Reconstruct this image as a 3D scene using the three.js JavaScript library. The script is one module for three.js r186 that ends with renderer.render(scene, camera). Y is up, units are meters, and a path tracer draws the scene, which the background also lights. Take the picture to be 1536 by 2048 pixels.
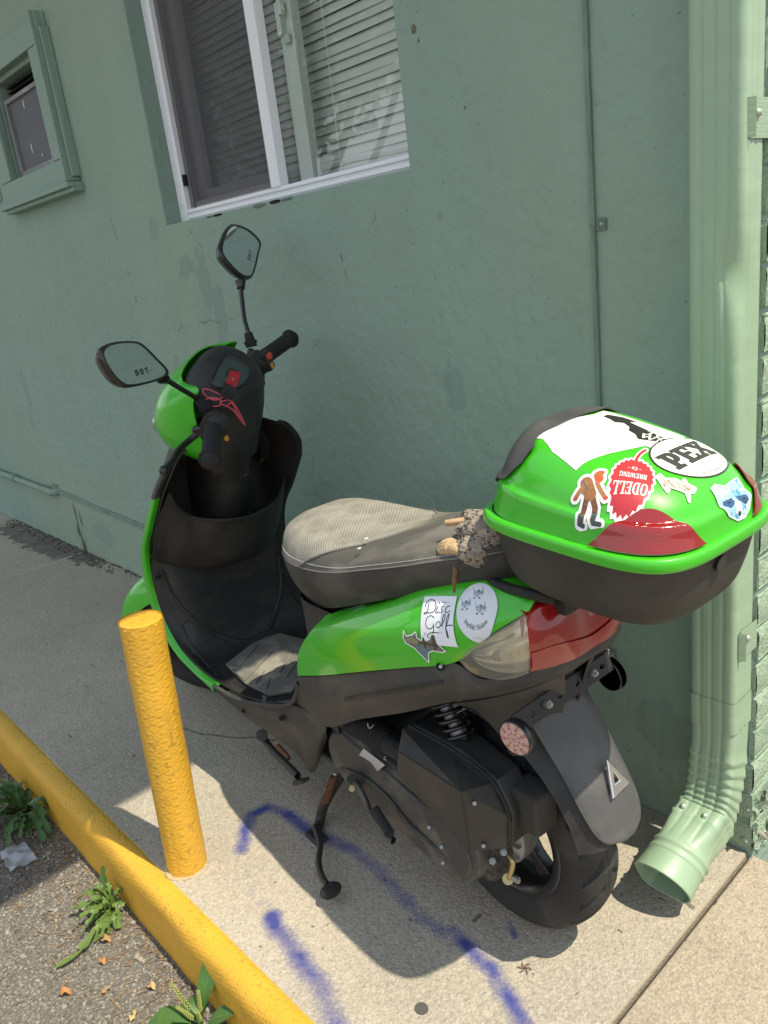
import * as THREE from 'three';
import { mergeGeometries, mergeVertices } from 'three/addons/utils/BufferGeometryUtils.js';
import { RoundedBoxGeometry } from 'three/addons/geometries/RoundedBoxGeometry.js';
import { DecalGeometry } from 'three/addons/geometries/DecalGeometry.js';

// ---------------------------------------------------------------- camera, sky, sun, exposure
const scene = new THREE.Scene();
const renderer = new THREE.WebGLRenderer({ antialias: true });
renderer.setSize(768, 1024);
renderer.toneMapping = THREE.LinearToneMapping;
renderer.toneMappingExposure = 1.36;
renderer.shadowMap.enabled = true;

const EYE = new THREE.Vector3(0, 1.15, 1.2413);
const CR = new THREE.Vector3(0.6742, -0.1216, -0.7285), CD = new THREE.Vector3(0.1481, -0.9442, 0.2945), CF = new THREE.Vector3(-0.7236, -0.3064, -0.6184);
const camera = new THREE.PerspectiveCamera(65.33, 0.75, 0.05, 400);
camera.position.copy(EYE); camera.up.copy(CD).negate(); camera.lookAt(EYE.clone().add(CF));
scene.add(camera);

const SKY_LEVEL = 0.95;
const SUN = new THREE.Vector3(0.52, 1, -0.12).normalize();
{ // clear summer sky with thin high haze, computed over the whole dome
  const W = 512, H = 256, d = new Float32Array(W * H * 4);
  for (let j = 0; j < H; j++) for (let i = 0; i < W; i++) {
    const el = ((j + 0.5) / H - 0.5) * Math.PI, az = ((i + 0.5) / W) * Math.PI * 2, y = Math.sin(el), t = Math.pow(Math.max(0, y), 0.55), k = (j * W + i) * 4;
    const c = [0.95 - 0.50 * t, 0.96 - 0.40 * t, 0.92 - 0.20 * t];
    for (let q = 0; q < 3; q++) d[k + q] = SKY_LEVEL * (y >= 0 ? c[q] : 0.35);
    d[k + 3] = 1;
  }
  const sky = new THREE.DataTexture(d, W, H, THREE.RGBAFormat, THREE.FloatType); sky.mapping = THREE.EquirectangularReflectionMapping; sky.magFilter = THREE.LinearFilter; sky.colorSpace = THREE.LinearSRGBColorSpace; sky.needsUpdate = true;
  scene.background = sky; scene.environment = sky;
}
const sun = new THREE.DirectionalLight(new THREE.Color(1.0, 0.92, 0.72), 4.2);
sun.position.copy(SUN).multiplyScalar(20).add(new THREE.Vector3(-1.5, 0, 0)); sun.target.position.set(-1.5, 0, 0);
sun.castShadow = true; sun.shadow.radius = 1; sun.shadow.mapSize.set(4096, 4096);
Object.assign(sun.shadow.camera, { left: -8, right: 8, top: 8, bottom: -8, near: 1, far: 60 });
scene.add(sun, sun.target);

// ---------------------------------------------------------------- helpers
let seed = 7;
const rnd = () => { seed = (seed * 1664525 + 1013904223) >>> 0; return seed / 4294967296; };
const rr = (a, b) => a + (b - a) * rnd();
const clamp = (x, a = 0, b = 1) => Math.min(b, Math.max(a, x));
const sm = (a, b, x) => { const t = clamp((x - a) / (b - a)); return t * t * (3 - 2 * t); };
const lerp = (a, b, t) => a + (b - a) * t;
function hash(x, y, s) { let h = Math.imul(x | 0, 374761393) ^ Math.imul(y | 0, 668265263) ^ Math.imul(s | 0, 2147483647 ^ 0x5bd1e995); h = Math.imul(h ^ (h >>> 13), 1274126177); h ^= h >>> 16; h = Math.imul(h, 0x85ebca6b); h ^= h >>> 13; return (h >>> 0) / 4294967296; }
// value noise, periodic with period p when p > 0
function vn(x, y, s = 0, p = 0) {
  const xi = Math.floor(x), yi = Math.floor(y), fx = x - xi, fy = y - yi, u = fx * fx * (3 - 2 * fx), v = fy * fy * (3 - 2 * fy);
  const w = p > 0 ? (k) => ((k % p) + p) % p : (k) => k;
  const x0 = w(xi), x1 = w(xi + 1), y0 = w(yi), y1 = w(yi + 1);
  return lerp(lerp(hash(x0, y0, s), hash(x1, y0, s), u), lerp(hash(x0, y1, s), hash(x1, y1, s), u), v);
}
function fbm(x, y, s = 0, o = 4, p = 0) { let a = 0, w = 0.5, t = 0; for (let i = 0; i < o; i++) { a += w * vn(x, y, s + i * 17, p); t += w; x *= 2; y *= 2; p *= 2; w *= 0.5; } return a / t; }
function n3(p, s = 0) { return (fbm(p.x, p.y, s, 3) + fbm(p.y + 31.7, p.z, s + 5, 3) + fbm(p.z + 11.3, p.x, s + 9, 3)) / 3; }
function tex(w, h, fn, { srgb = true, wrap = true } = {}) {
  const d = new Uint8Array(w * h * 4);
  for (let j = 0; j < h; j++) for (let i = 0; i < w; i++) {
    const c = fn(i / w, j / h), k = (j * w + i) * 4;
    if (typeof c === 'number') { d[k] = d[k + 1] = d[k + 2] = clamp(c) * 255; d[k + 3] = 255; } else { for (let q = 0; q < 3; q++) { const l = clamp(c[q]); d[k + q] = (srgb ? (l < 0.0031308 ? 12.92 * l : 1.055 * Math.pow(l, 1 / 2.4) - 0.055) : l) * 255; } d[k + 3] = c.length > 3 ? clamp(c[3]) * 255 : 255; }
  }
  const t = new THREE.DataTexture(d, w, h, THREE.RGBAFormat); t.magFilter = THREE.LinearFilter; t.minFilter = THREE.LinearMipmapLinearFilter; t.generateMipmaps = true;
  if (wrap) t.wrapS = t.wrapT = THREE.RepeatWrapping;
  if (srgb) t.colorSpace = THREE.SRGBColorSpace;
  t.needsUpdate = true; return t;
}
const rep = (t, x, y = x) => { const c = t.clone(); c.repeat.set(x, y); c.needsUpdate = true; return c; };
const col = (r, g, b) => new THREE.Color().setRGB(r, g, b);
const std = (r, g, b, o = {}) => new THREE.MeshStandardMaterial({ color: col(r, g, b), roughness: 0.6, side: THREE.DoubleSide, ...o });
const phy = (r, g, b, o = {}) => new THREE.MeshPhysicalMaterial({ color: col(r, g, b), roughness: 0.4, side: THREE.DoubleSide, ...o });

function flat(g) { const q = g.index ? g.toNonIndexed() : g; for (const k of Object.keys(q.attributes)) if (!['position', 'normal', 'uv'].includes(k)) q.deleteAttribute(k); if (!q.attributes.normal) q.computeVertexNormals(); if (!q.attributes.uv) q.setAttribute('uv', new THREE.BufferAttribute(new Float32Array(q.attributes.position.count * 2), 2)); return q; }
const merge = (l) => mergeGeometries(l.map(flat));
// uv in metres from the dominant axis of each triangle
function boxUV(g0) {
  const g = flat(g0), p = g.attributes.position, uv = new Float32Array(p.count * 2), a = new THREE.Vector3(), b = new THREE.Vector3(), c = new THREE.Vector3();
  for (let i = 0; i < p.count; i += 3) {
    a.fromBufferAttribute(p, i); b.fromBufferAttribute(p, i + 1); c.fromBufferAttribute(p, i + 2);
    const n = b.clone().sub(a).cross(c.clone().sub(a)), ax = Math.abs(n.x), ay = Math.abs(n.y), az = Math.abs(n.z);
    [a, b, c].forEach((q, k) => { const [u, v] = ay >= ax && ay >= az ? [q.x, q.z] : ax >= az ? [q.z, q.y] : [q.x, q.y]; uv[(i + k) * 2] = u; uv[(i + k) * 2 + 1] = v; });
  }
  g.setAttribute('uv', new THREE.BufferAttribute(uv, 2)); return g;
}
const used = {};
const num = (n) => { const k = used[n] = (used[n] ?? -1) + 1; return k ? `${n}_${String(k).padStart(3, '0')}` : n; };
function part(parent, name, geo, mat, label) { const m = new THREE.Mesh(geo, mat); m.name = name; m.castShadow = m.receiveShadow = true; if (label) m.userData.label = label; parent.add(m); return m; }
function tag(o, label, category, group, kind) { o.userData.label = label; o.userData.category = category; if (group) o.userData.group = group; if (kind) o.userData.kind = kind; return o; }
function thing(name, label, category, group, kind) { const g = new THREE.Group(); g.name = num(name); scene.add(g); return tag(g, label, category, group, kind); }
function solo(name, geo, mat, label, category, group, kind) { const m = part(scene, num(name), geo, mat); return tag(m, label, category, group, kind); }

const cr = (pts, closed = false) => new THREE.CatmullRomCurve3(pts, closed, 'centripetal');
// smooth surface through a grid of control points (rows of equal length)
function patch(rows, nu = 24, nv = 24, { closeV = false, caps = false } = {}) {
  const fine = rows.map((r) => { const c = cr(r, closeV), o = []; for (let j = 0; j <= nv; j++) o.push(c.getPoint(closeV ? (j % nv) / nv : j / nv)); return o; });
  const pos = [], uv = [], idx = [];
  const cols = []; for (let j = 0; j <= nv; j++) cols.push(cr(fine.map((r) => r[j])));
  let lu = 0, lv = 0; const mid = fine[fine.length >> 1];
  for (let j = 0; j < nv; j++) lv += mid[j].distanceTo(mid[j + 1]);
  for (let i = 0; i + 1 < fine.length; i++) lu += fine[i][nv >> 1].distanceTo(fine[i + 1][nv >> 1]);
  for (let i = 0; i <= nu; i++) for (let j = 0; j <= nv; j++) { const p = cols[j].getPoint(i / nu); pos.push(p.x, p.y, p.z); uv.push(i / nu * lu, j / nv * lv); }
  const W = nv + 1;
  for (let i = 0; i < nu; i++) for (let j = 0; j < nv; j++) { const a = i * W + j; idx.push(a, a + 1, a + W, a + 1, a + W + 1, a + W); }
  if (caps) for (const i of [0, nu]) { const c = new THREE.Vector3(); for (let j = 0; j < nv; j++) c.add(new THREE.Vector3(...pos.slice((i * W + j) * 3, (i * W + j) * 3 + 3))); c.divideScalar(nv); const k = pos.length / 3; pos.push(c.x, c.y, c.z); uv.push(0, 0); for (let j = 0; j < nv; j++) i ? idx.push(k, i * W + j, i * W + j + 1) : idx.push(k, i * W + j + 1, i * W + j); }
  const g = new THREE.BufferGeometry(); g.setAttribute('position', new THREE.Float32BufferAttribute(pos, 3)); g.setAttribute('uv', new THREE.Float32BufferAttribute(uv, 2)); g.setIndex(idx); g.computeVertexNormals();
  if (closeV) { const n = g.attributes.normal; for (let i = 0; i <= nu; i++) { const a = i * W, b = a + nv, v = new THREE.Vector3(n.getX(a) + n.getX(b), n.getY(a) + n.getY(b), n.getZ(a) + n.getZ(b)).normalize(); n.setXYZ(a, v.x, v.y, v.z); n.setXYZ(b, v.x, v.y, v.z); } }
  return g;
}
const mirror = (g) => { const c = g.clone().applyMatrix4(new THREE.Matrix4().makeScale(1, 1, -1)); if (c.index) { const a = c.index.array; for (let i = 0; i < a.length; i += 3) [a[i], a[i + 1]] = [a[i + 1], a[i]]; } c.computeVertexNormals(); return c; };
// give an open sheet a thickness t along its normals
function shell(g, t) {
  const q = g.clone(), p = q.attributes.position, n = q.attributes.normal, b = p.clone();
  for (let i = 0; i < p.count; i++) b.setXYZ(i, p.getX(i) - n.getX(i) * t, p.getY(i) - n.getY(i) * t, p.getZ(i) - n.getZ(i) * t);
  const edge = new Map(), ix = q.index.array;
  for (let i = 0; i < ix.length; i += 3) for (let k = 0; k < 3; k++) { const a = ix[i + k], c = ix[i + (k + 1) % 3], key = a < c ? a + '_' + c : c + '_' + a; edge.set(key, edge.has(key) ? null : [a, c]); }
  const pos = [], V3 = (arr, i) => [arr.getX(i), arr.getY(i), arr.getZ(i)];
  for (const e of edge.values()) if (e) pos.push(...V3(p, e[0]), ...V3(b, e[0]), ...V3(p, e[1]), ...V3(p, e[1]), ...V3(b, e[0]), ...V3(b, e[1]));
  const back = q.clone(); back.setAttribute('position', b); const bi = back.index.array.slice(); for (let i = 0; i < bi.length; i += 3) [bi[i], bi[i + 1]] = [bi[i + 1], bi[i]]; back.setIndex(new THREE.BufferAttribute(bi, 1)); back.computeVertexNormals();
  const rim = new THREE.BufferGeometry(); rim.setAttribute('position', new THREE.Float32BufferAttribute(pos, 3));
  return merge([q, back, rim]);
}
const tube = (pts, r, seg = 24, rad = 8, closed = false) => new THREE.TubeGeometry(cr(pts, closed), seg, r, rad, closed);
function capped(a, b, r, rad = 14, r2 = r, rows = 1) { const d = b.clone().sub(a), g = new THREE.CylinderGeometry(r2, r, d.length(), rad, rows); g.applyQuaternion(new THREE.Quaternion().setFromUnitVectors(new THREE.Vector3(0, 1, 0), d.normalize())); g.translate((a.x + b.x) / 2, (a.y + b.y) / 2, (a.z + b.z) / 2); return g; }
const rbox = (w, h, d, r = 0.004, s = 2) => new RoundedBoxGeometry(w, h, d, s, r);
const box = (w, h, d, x = 0, y = 0, z = 0) => new THREE.BoxGeometry(w, h, d).translate(x, y, z);
function lathe(pts, seg = 48) { return new THREE.LatheGeometry(pts.map(([r, h]) => new THREE.Vector2(r, h)), seg); }      // axis = y
const latheZ = (pts, seg = 48) => lathe(pts, seg).rotateX(Math.PI / 2);                                                 // axis = z
const poly = (pts) => { const s = new THREE.Shape(); pts.forEach(([x, y], i) => i ? s.lineTo(x, y) : s.moveTo(x, y)); s.closePath(); return s; };
const extr = (shape, depth, bevel = 0.002, seg = 2, curve = 10) => new THREE.ExtrudeGeometry(shape, { depth: Math.max(1e-4, depth - 2 * bevel), bevelEnabled: bevel > 0, bevelThickness: bevel, bevelSize: bevel, bevelOffset: -bevel, bevelSegments: seg, curveSegments: curve }).translate(0, 0, bevel);
function canvas(w, h, draw) { const c = document.createElement('canvas'); c.width = w; c.height = h; draw(c.getContext('2d'), w, h); const t = new THREE.CanvasTexture(c); t.colorSpace = THREE.SRGBColorSpace; t.needsUpdate = true; return t; }
// displace a geometry along its normals by fn(position)
function displace(g0, fn) { const g = mergeVertices(g0.index ? g0 : g0, 1e-5); g.computeVertexNormals(); const p = g.attributes.position, n = g.attributes.normal, v = new THREE.Vector3(); for (let i = 0; i < p.count; i++) { v.fromBufferAttribute(p, i); const d = fn(v); p.setXYZ(i, v.x + n.getX(i) * d, v.y + n.getY(i) * d, v.z + n.getZ(i) * d); } g.computeVertexNormals(); return g; }
// ---------------------------------------------------------------- surfaces
const X0 = -4.95, X1 = -0.5, WY = 2.1;                              // the part of the wall the map is laid out for
const blob = (x, y, cx, cy, rx, ry, ang, s) => { const c = Math.cos(ang), q = Math.sin(ang), dx = x - cx, dy = y - cy, u = (dx * c + dy * q) / rx, v = (-dx * q + dy * c) / ry; return sm(1.05, 0.92, Math.hypot(u, v) + (fbm(x * 38, y * 38, s, 3) - 0.5) * 0.9); };
const seglines = [];                                                 // hairline cracks in the stucco: [x0,y0,x1,y1,width]
for (const [x0, y0, x1, y1] of [[-2.62, 1.36, -2.55, 1.05], [-3.35, 0.86, -3.3, 0.62], [-3.05, 0.62, -3.0, 0.5], [-3.62, 0.55, -3.55, 0.42], [-2.72, 0.86, -2.7, 0.6], [-1.92, 0.93, -1.86, 0.6], [-3.7, 1.1, -3.62, 0.98], [-1.5, 1.22, -1.47, 1.1], [-1.38, 0.62, -1.33, 0.5], [-1.36, 1.24, -1.38, 1.18], [-2.13, 1.28, -2.09, 1.2], [-2.4, 1.0, -1.95, 1.03]]) seglines.push([x0, y0, x1, y1]);
function segd(x, y, [x0, y0, x1, y1]) { const dx = x1 - x0, dy = y1 - y0, t = clamp(((x - x0) * dx + (y - y0) * dy) / (dx * dx + dy * dy)); return Math.hypot(x - x0 - dx * t, y - y0 - dy * t); }
const scars = [[-2.11, 1.14, 0.035, 0.085, 0.1, 3], [-2.06, 1.02, 0.03, 0.11, -0.12, 4], [-2.2, 1.18, 0.05, 0.03, 0.2, 5], [-3.86, 0.75, 0.028, 0.1, 0.18, 6], [-3.9, 0.6, 0.018, 0.07, 0.1, 7], [-2.37, 0.86, 0.028, 0.06, 0.1, 8], [-1.17, 0.86, 0.035, 0.05, 0, 9], [-0.7, 0.2, 0.07, 0.06, 0, 12], [-0.62, 0.12, 0.04, 0.05, 0, 13], [-2.35, 1.3, 0.03, 0.03, 0, 14], [-3.35, 0.13, 0.10, 0.05, 0, 15], [-2.75, 0.09, 0.08, 0.03, 0, 16]];
const wallMap = tex(2048, 1024, (u, v) => {
  const x = X0 + u * (X1 - X0), y = v * WY;
  let k = 0.92 + 0.1 * fbm(x * 2.2, y * 1.4, 1, 4) + 0.07 * (fbm(x * 14, y * 5, 2, 3) - 0.5) + 0.05 * (vn(x * 230, y * 230, 3) - 0.5);
  let r = 0.262 * k, g = 0.365 * k, b = 0.305 * k;
  const ol = sm(0.42, 0.62, fbm(x * 1.3 + 4, y * 0.9, 21, 4)); r *= lerp(1, 1.06, ol); b *= lerp(1, 0.93, ol);   // two coats of slightly different green
  for (const [cx, cy, rx, ry, a, s] of scars) if (Math.abs(x - cx) < 0.2 && Math.abs(y - cy) < 0.2) { const m = blob(x, y, cx, cy, rx, ry, a, s) * 0.38; r = lerp(r, 0.16, m); g = lerp(g, 0.25, m); b = lerp(b, 0.22, m); }
  for (const L of seglines) { if (Math.abs(x - L[0]) > 0.5) continue; const d = segd(x + (vn(x * 40, y * 40, 31) - 0.5) * 0.02, y + (vn(x * 40, y * 40, 32) - 0.5) * 0.02, L); const m = sm(0.003, 0.0008, d) * sm(0.4, 0.7, vn(x * 60, y * 60, 33)); r *= 1 - 0.42 * m; g *= 1 - 0.42 * m; b *= 1 - 0.42 * m; }
  const sp = vn(x * 120, y * 120, 41); if (sp > 0.985) { r *= 0.45; g *= 0.45; b *= 0.45; }
  const st = sm(0.05, 0.012, Math.abs(x + 3.62 + (vn(y * 20, 1, 61) - 0.5) * 0.03)) * sm(0.25, 0.2, y) * sm(0.3, 0.6, fbm(x * 60, y * 8, 62, 3)); r = lerp(r, 0.07, st); g = lerp(g, 0.085, st); b = lerp(b, 0.06, st);
  return [r, g, b];
}, { wrap: false });
wallMap.repeat.set(1 / (X1 - X0), 1 / WY); wallMap.offset.set(-X0 / (X1 - X0), 0);
const stuccoBump = tex(1024, 1024, (u, v) => 0.45 * fbm(u * 8, v * 8, 71, 3, 8) + 0.3 * fbm(u * 48, v * 48, 72, 3, 48) + 0.25 * Math.abs(fbm(u * 24, v * 12, 73, 4, 12) - 0.5) * 2, { srgb: false });
const M = {};
M.wall = std(1, 1, 1, { map: wallMap, bumpMap: rep(stuccoBump, 1.1), bumpScale: 0.009, roughness: 0.78 });
M.wallPlain = std(0.25, 0.35, 0.29, { bumpMap: rep(stuccoBump, 1.1), bumpScale: 0.006, roughness: 0.75 });
const brickBump = tex(512, 512, (u, v) => 0.6 * fbm(u * 10, v * 10, 81, 4, 10) + 0.4 * fbm(u * 50, v * 50, 82, 2, 50), { srgb: false });
M.brick = [0, 1, 2].map((i) => std(0.30 + i * 0.015, 0.40 + i * 0.012, 0.295 + i * 0.012, { bumpMap: rep(brickBump, 6), bumpScale: 0.006, roughness: 0.7 }));
M.trim = std(0.25, 0.355, 0.295, { roughness: 0.7, bumpMap: rep(tex(256, 512, (u, v) => 0.7 * fbm(u * 40, v * 4, 91, 3, 4) + 0.3 * fbm(u * 100, v * 30, 92, 2, 10), { srgb: false }), 4, 1.5), bumpScale: 0.004 });
M.spout = phy(0.30, 0.42, 0.29, { roughness: 0.42, clearcoat: 0.25, clearcoatRoughness: 0.35, bumpMap: rep(tex(256, 256, (u, v) => fbm(u * 6, v * 6, 95, 4, 6), { srgb: false }), 5), bumpScale: 0.0012 });
M.dark = std(0.012, 0.012, 0.013, { roughness: 0.9 });
M.white = std(0.84, 0.85, 0.88, { roughness: 0.35 });
M.room = std(0.22, 0.23, 0.21, { roughness: 0.9 });

// concrete
function concrete(x, z) {
  const big = fbm(x * 1.7, z * 1.7, 101, 4), med = fbm(x * 11, z * 11, 102, 3), fine = vn(x * 420, z * 420, 103), fine2 = vn(x * 230, z * 230, 104);
  let k = 0.80 + 0.26 * big + 0.14 * (med - 0.5) + 0.36 * (fine - 0.5) + 0.26 * (fine2 - 0.5);
  const ag = vn(x * 300 + 9, z * 300, 105); if (ag > 0.93) k *= 0.72; if (ag < 0.06) k *= 1.25;
  let r = 0.425 * k, g = 0.375 * k, b = 0.305 * k;
  return [r, g, b];
}
const paint = [                                                       // blue survey paint: strokes as point lists with half width and strength
  { p: [[-1.315, 0.63], [-1.36, 0.59], [-1.39, 0.55], [-1.385, 0.515], [-1.34, 0.497], [-1.27, 0.5], [-1.20, 0.50]], w: 0.026, a: 0.95 },
  { p: [[-1.20, 0.49], [-1.12, 0.475], [-1.0, 0.488], [-0.89, 0.51], [-0.8, 0.505]], w: 0.027, a: 0.72 },
  { p: [[-0.83, 0.497], [-0.79, 0.503], [-0.73, 0.513], [-0.67, 0.537], [-0.61, 0.562]], w: 0.026, a: 0.92 },
  { p: [[-1.114, 0.690], [-1.094, 0.698]], w: 0.030, a: 1.0 },
  { p: [[-1.31, 0.645], [-1.24, 0.668], [-1.1, 0.698]], w: 0.036, a: 0.40 },
  { p: [[-1.08, 0.70], [-0.99, 0.715], [-0.92, 0.725], [-0.84, 0.755]], w: 0.034, a: 0.84 },
  { p: [[-0.766, 0.418], [-0.742, 0.434]], w: 0.010, a: 0.8 },
];
function paintAt(x, z) {
  let a = 0;
  for (const s of paint) for (let i = 0; i + 1 < s.p.length; i++) { const d = segd(x, z, [...s.p[i], ...s.p[i + 1]]); if (d > s.w * 2.2) continue; const g = Math.exp(-(d * d) / (s.w * s.w) * 1.35); a = Math.max(a, s.a * g); }
  a *= 0.62 + 0.62 * fbm(x * 34, z * 34, 113, 3);
  if (a <= 0.01) return 0;
  return clamp((a - 0.08) * 1.25 - (1 - a) * 0.8 * vn(x * 330, z * 330, 111) - 0.18 * vn(x * 520, z * 520, 112));
}
const crackL = [[-1.95, 0.50, -1.78, 0.455], [-1.78, 0.455, -1.6, 0.35], [-1.6, 0.35, -1.5, 0.2]];
const slabMap = (xa, xb, w, h) => { const t = tex(w, h, (u, v) => {
  const x = lerp(xa, xb, u), z = v * 0.8; let [r, g, b] = concrete(x, z);
  const a = paintAt(x, z); if (a > 0) { r = lerp(r, 0.05, a); g = lerp(g, 0.06, a); b = lerp(b, 0.24, a); }
  for (const L of crackL) { const d = segd(x + (vn(x * 30, z * 30, 121) - 0.5) * 0.02, z, L), m = sm(0.004, 0.0012, d) * 0.65; r *= 1 - m; g *= 1 - m; b *= 1 - m; }
  // soil washed out of the wall base, black along its edge
  const so = blob(x, z, -3.95, 0.045, 0.62, 0.10, -0.05, 131) * sm(-3.2, -3.45, x), q = so * (0.55 + 0.4 * fbm(x * 20, z * 20, 132, 3)); r = lerp(r, 0.075, q); g = lerp(g, 0.072, q); b = lerp(b, 0.064, q);
  const spk = vn(x * 55, z * 55, 141); if (spk > 0.972) { r *= 0.4; g *= 0.4; b *= 0.4; }
  if (x > -0.53) { const k = 0.86 + 0.2 * fbm(x * 3, z * 5, 151, 3); r *= k; g *= k * 0.95; b *= k * 0.9; }
  return [r, g, b]; }, { wrap: false }); t.repeat.set(1 / (xb - xa), 1 / 0.8); t.offset.set(-xa / (xb - xa), 0); return t; };
const concBump = tex(1024, 1024, (u, v) => 0.35 * fbm(u * 60, v * 60, 161, 3, 60) + 0.45 * vn(u * 230, v * 230, 162, 230) + 0.2 * fbm(u * 6, v * 6, 163, 3, 6), { srgb: false });
const concMat = (map) => std(1, 1, 1, { map, bumpMap: rep(concBump, 1.7), bumpScale: 0.0022, roughness: 0.92 });
const asphaltMap = tex(1024, 1024, (u, v) => {
  const cell = 190; let best = 9, id = 0; const gx = u * cell, gy = v * cell, ix = Math.floor(gx), iy = Math.floor(gy);
  for (let a = -1; a < 2; a++) for (let b = -1; b < 2; b++) { const cx = (ix + a + cell) % cell, cy = (iy + b + cell) % cell, px = ix + a + hash(cx, cy, 171), py = iy + b + hash(cx, cy, 172), rad = 0.5 + 0.9 * hash(cx, cy, 173), d = Math.hypot(gx - px, gy - py) / rad; if (d < best) { best = d; id = hash(cx, cy, 174); } }
  const k = 0.75 + 0.5 * fbm(u * 7, v * 7, 175, 4, 7), s = sm(0.62, 0.4, best); let t = 0.105 * k; let r = t * 1.12, g = t, b = t * 0.9;
  if (s > 0) { const q = id < 0.5 ? 0.12 : id < 0.86 ? 0.19 : 0.29; r = lerp(r, q * 1.1, s); g = lerp(g, q * 0.98, s); b = lerp(b, q * 0.84, s); }
  return [r, g, b];
});
const asphaltBump = tex(1024, 1024, (u, v) => 0.5 * vn(u * 150, v * 150, 181, 150) + 0.3 * fbm(u * 50, v * 50, 182, 3, 50) + 0.2 * fbm(u * 8, v * 8, 183, 2, 8), { srgb: false });
M.asphalt = std(1, 1, 1, { map: rep(asphaltMap, 1.35), bumpMap: rep(asphaltBump, 1.35), bumpScale: 0.006, roughness: 0.9 });
const yb = tex(1024, 1024, (u, v) => 0.5 * Math.abs(fbm(u * 14, v * 22, 191, 4, 2) * 2 - 1) + 0.3 * fbm(u * 50, v * 50, 192, 3, 50) + 0.2 * fbm(u * 5, v * 5, 193, 2, 5), { srgb: false });
const yellowMap = tex(1024, 1024, (u, v) => { const k = 0.9 + 0.18 * fbm(u * 6, v * 6, 201, 4, 6), d = sm(0.74, 0.8, fbm(u * 18, v * 18, 202, 4, 18)) * 0.35, w = sm(0.82, 0.86, vn(u * 70, v * 70, 203, 70)) * 0.3 * sm(0.45, 0.6, fbm(u * 4, v * 4, 204, 3, 4)); let r = 0.68 * k, g = 0.375 * k, b = 0.035 * k; r = lerp(r, 0.42, d); g = lerp(g, 0.27, d); b = lerp(b, 0.05, d); r = lerp(r, 0.12, w); g = lerp(g, 0.08, w); b = lerp(b, 0.03, w); return [r, g, b]; });
M.kerb = std(1, 1, 1, { map: rep(yellowMap, 2), bumpMap: rep(yb, 5), bumpScale: 0.0022, roughness: 0.6 });
M.post = phy(1, 1, 1, { map: rep(yellowMap, 1.6), bumpMap: rep(yb, 5), bumpScale: 0.002, roughness: 0.42, clearcoat: 0.2, clearcoatRoughness: 0.4 });

// ---------------------------------------------------------------- ground
{
  const walk = thing('sidewalk', 'grey concrete sidewalk strip along the green wall with blue paint marks', 'sidewalk', null, 'structure');
  const slab = (xa, xb, w, h) => { const s = poly([[xa + 0.004, 0], [xb - 0.004, 0], [xb - 0.004, 0.775], [xa + 0.004, 0.775]]); const g = extr(s, 0.16, 0.004, 2).rotateX(Math.PI / 2); g.translate(0, 0, 0); return part(walk, 'concrete_slab', g, concMat(slabMap(xa, xb, w, h))); };
  slab(-0.528, 1.0, 1024, 512); slab(-3.62, -0.528, 2048, 512); slab(-6.7, -3.62, 1024, 256);
  for (const x of [-0.528, -3.62]) part(walk, 'joint_filler', box(0.012, 0.1, 0.775, x, -0.064, 0.3875), std(0.07, 0.06, 0.05, { roughness: 1 }));
  // the lot and the land beyond: one sheet out to the horizon
  const a = new THREE.PlaneGeometry(240, 240, 1, 1).rotateX(-Math.PI / 2).translate(0, -0.13, 100); const ga = boxUV(a);
  solo('asphalt_lot', ga, M.asphalt, 'worn asphalt lot with pale stones in it below the yellow kerb', 'asphalt', null, 'structure');
  // kerb: rounded profile swept along the wall, uneven by a few millimetres
  const prof = [[0.774, -0.10], [0.774, -0.006], [0.778, -0.001], [0.79, 0.001], [0.806, 0.0], [0.816, -0.003], [0.8235, -0.009], [0.828, -0.018], [0.830, -0.032], [0.8305, -0.05], [0.8312, -0.085], [0.832, -0.13], [0.8325, -0.17]];
  const nx = 420, pos = [], idx = [];
  for (let i = 0; i <= nx; i++) { const x = lerp(-6.5, 0.9, i / nx); prof.forEach(([z, y], j) => { const e = (fbm(x * 5, j * 0.3, 211, 3) - 0.5) * 0.009 + (fbm(x * 40, j * 2.3, 212, 3) - 0.5) * 0.0022, top = j > 1 ? 1 : 0; pos.push(x, y + e * 0.6 * top, z - 0.006 + e * top); }); }
  const W = prof.length; for (let i = 0; i < nx; i++) for (let j = 0; j + 1 < W; j++) { const p = i * W + j; idx.push(p, p + 1, p + W, p + 1, p + W + 1, p + W); }
  const g = new THREE.BufferGeometry(); g.setAttribute('position', new THREE.Float32BufferAttribute(pos, 3)); g.setIndex(idx); g.computeVertexNormals();
  const uv = []; for (let i = 0; i <= nx; i++) for (let j = 0; j < W; j++) uv.push(lerp(-6.5, 0.9, i / nx), j * 0.025); g.setAttribute('uv', new THREE.Float32BufferAttribute(uv, 2));
  solo('kerb', g, M.kerb, 'yellow painted kerb with a rounded edge between sidewalk and asphalt', 'kerb', null, 'structure');
}
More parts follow.
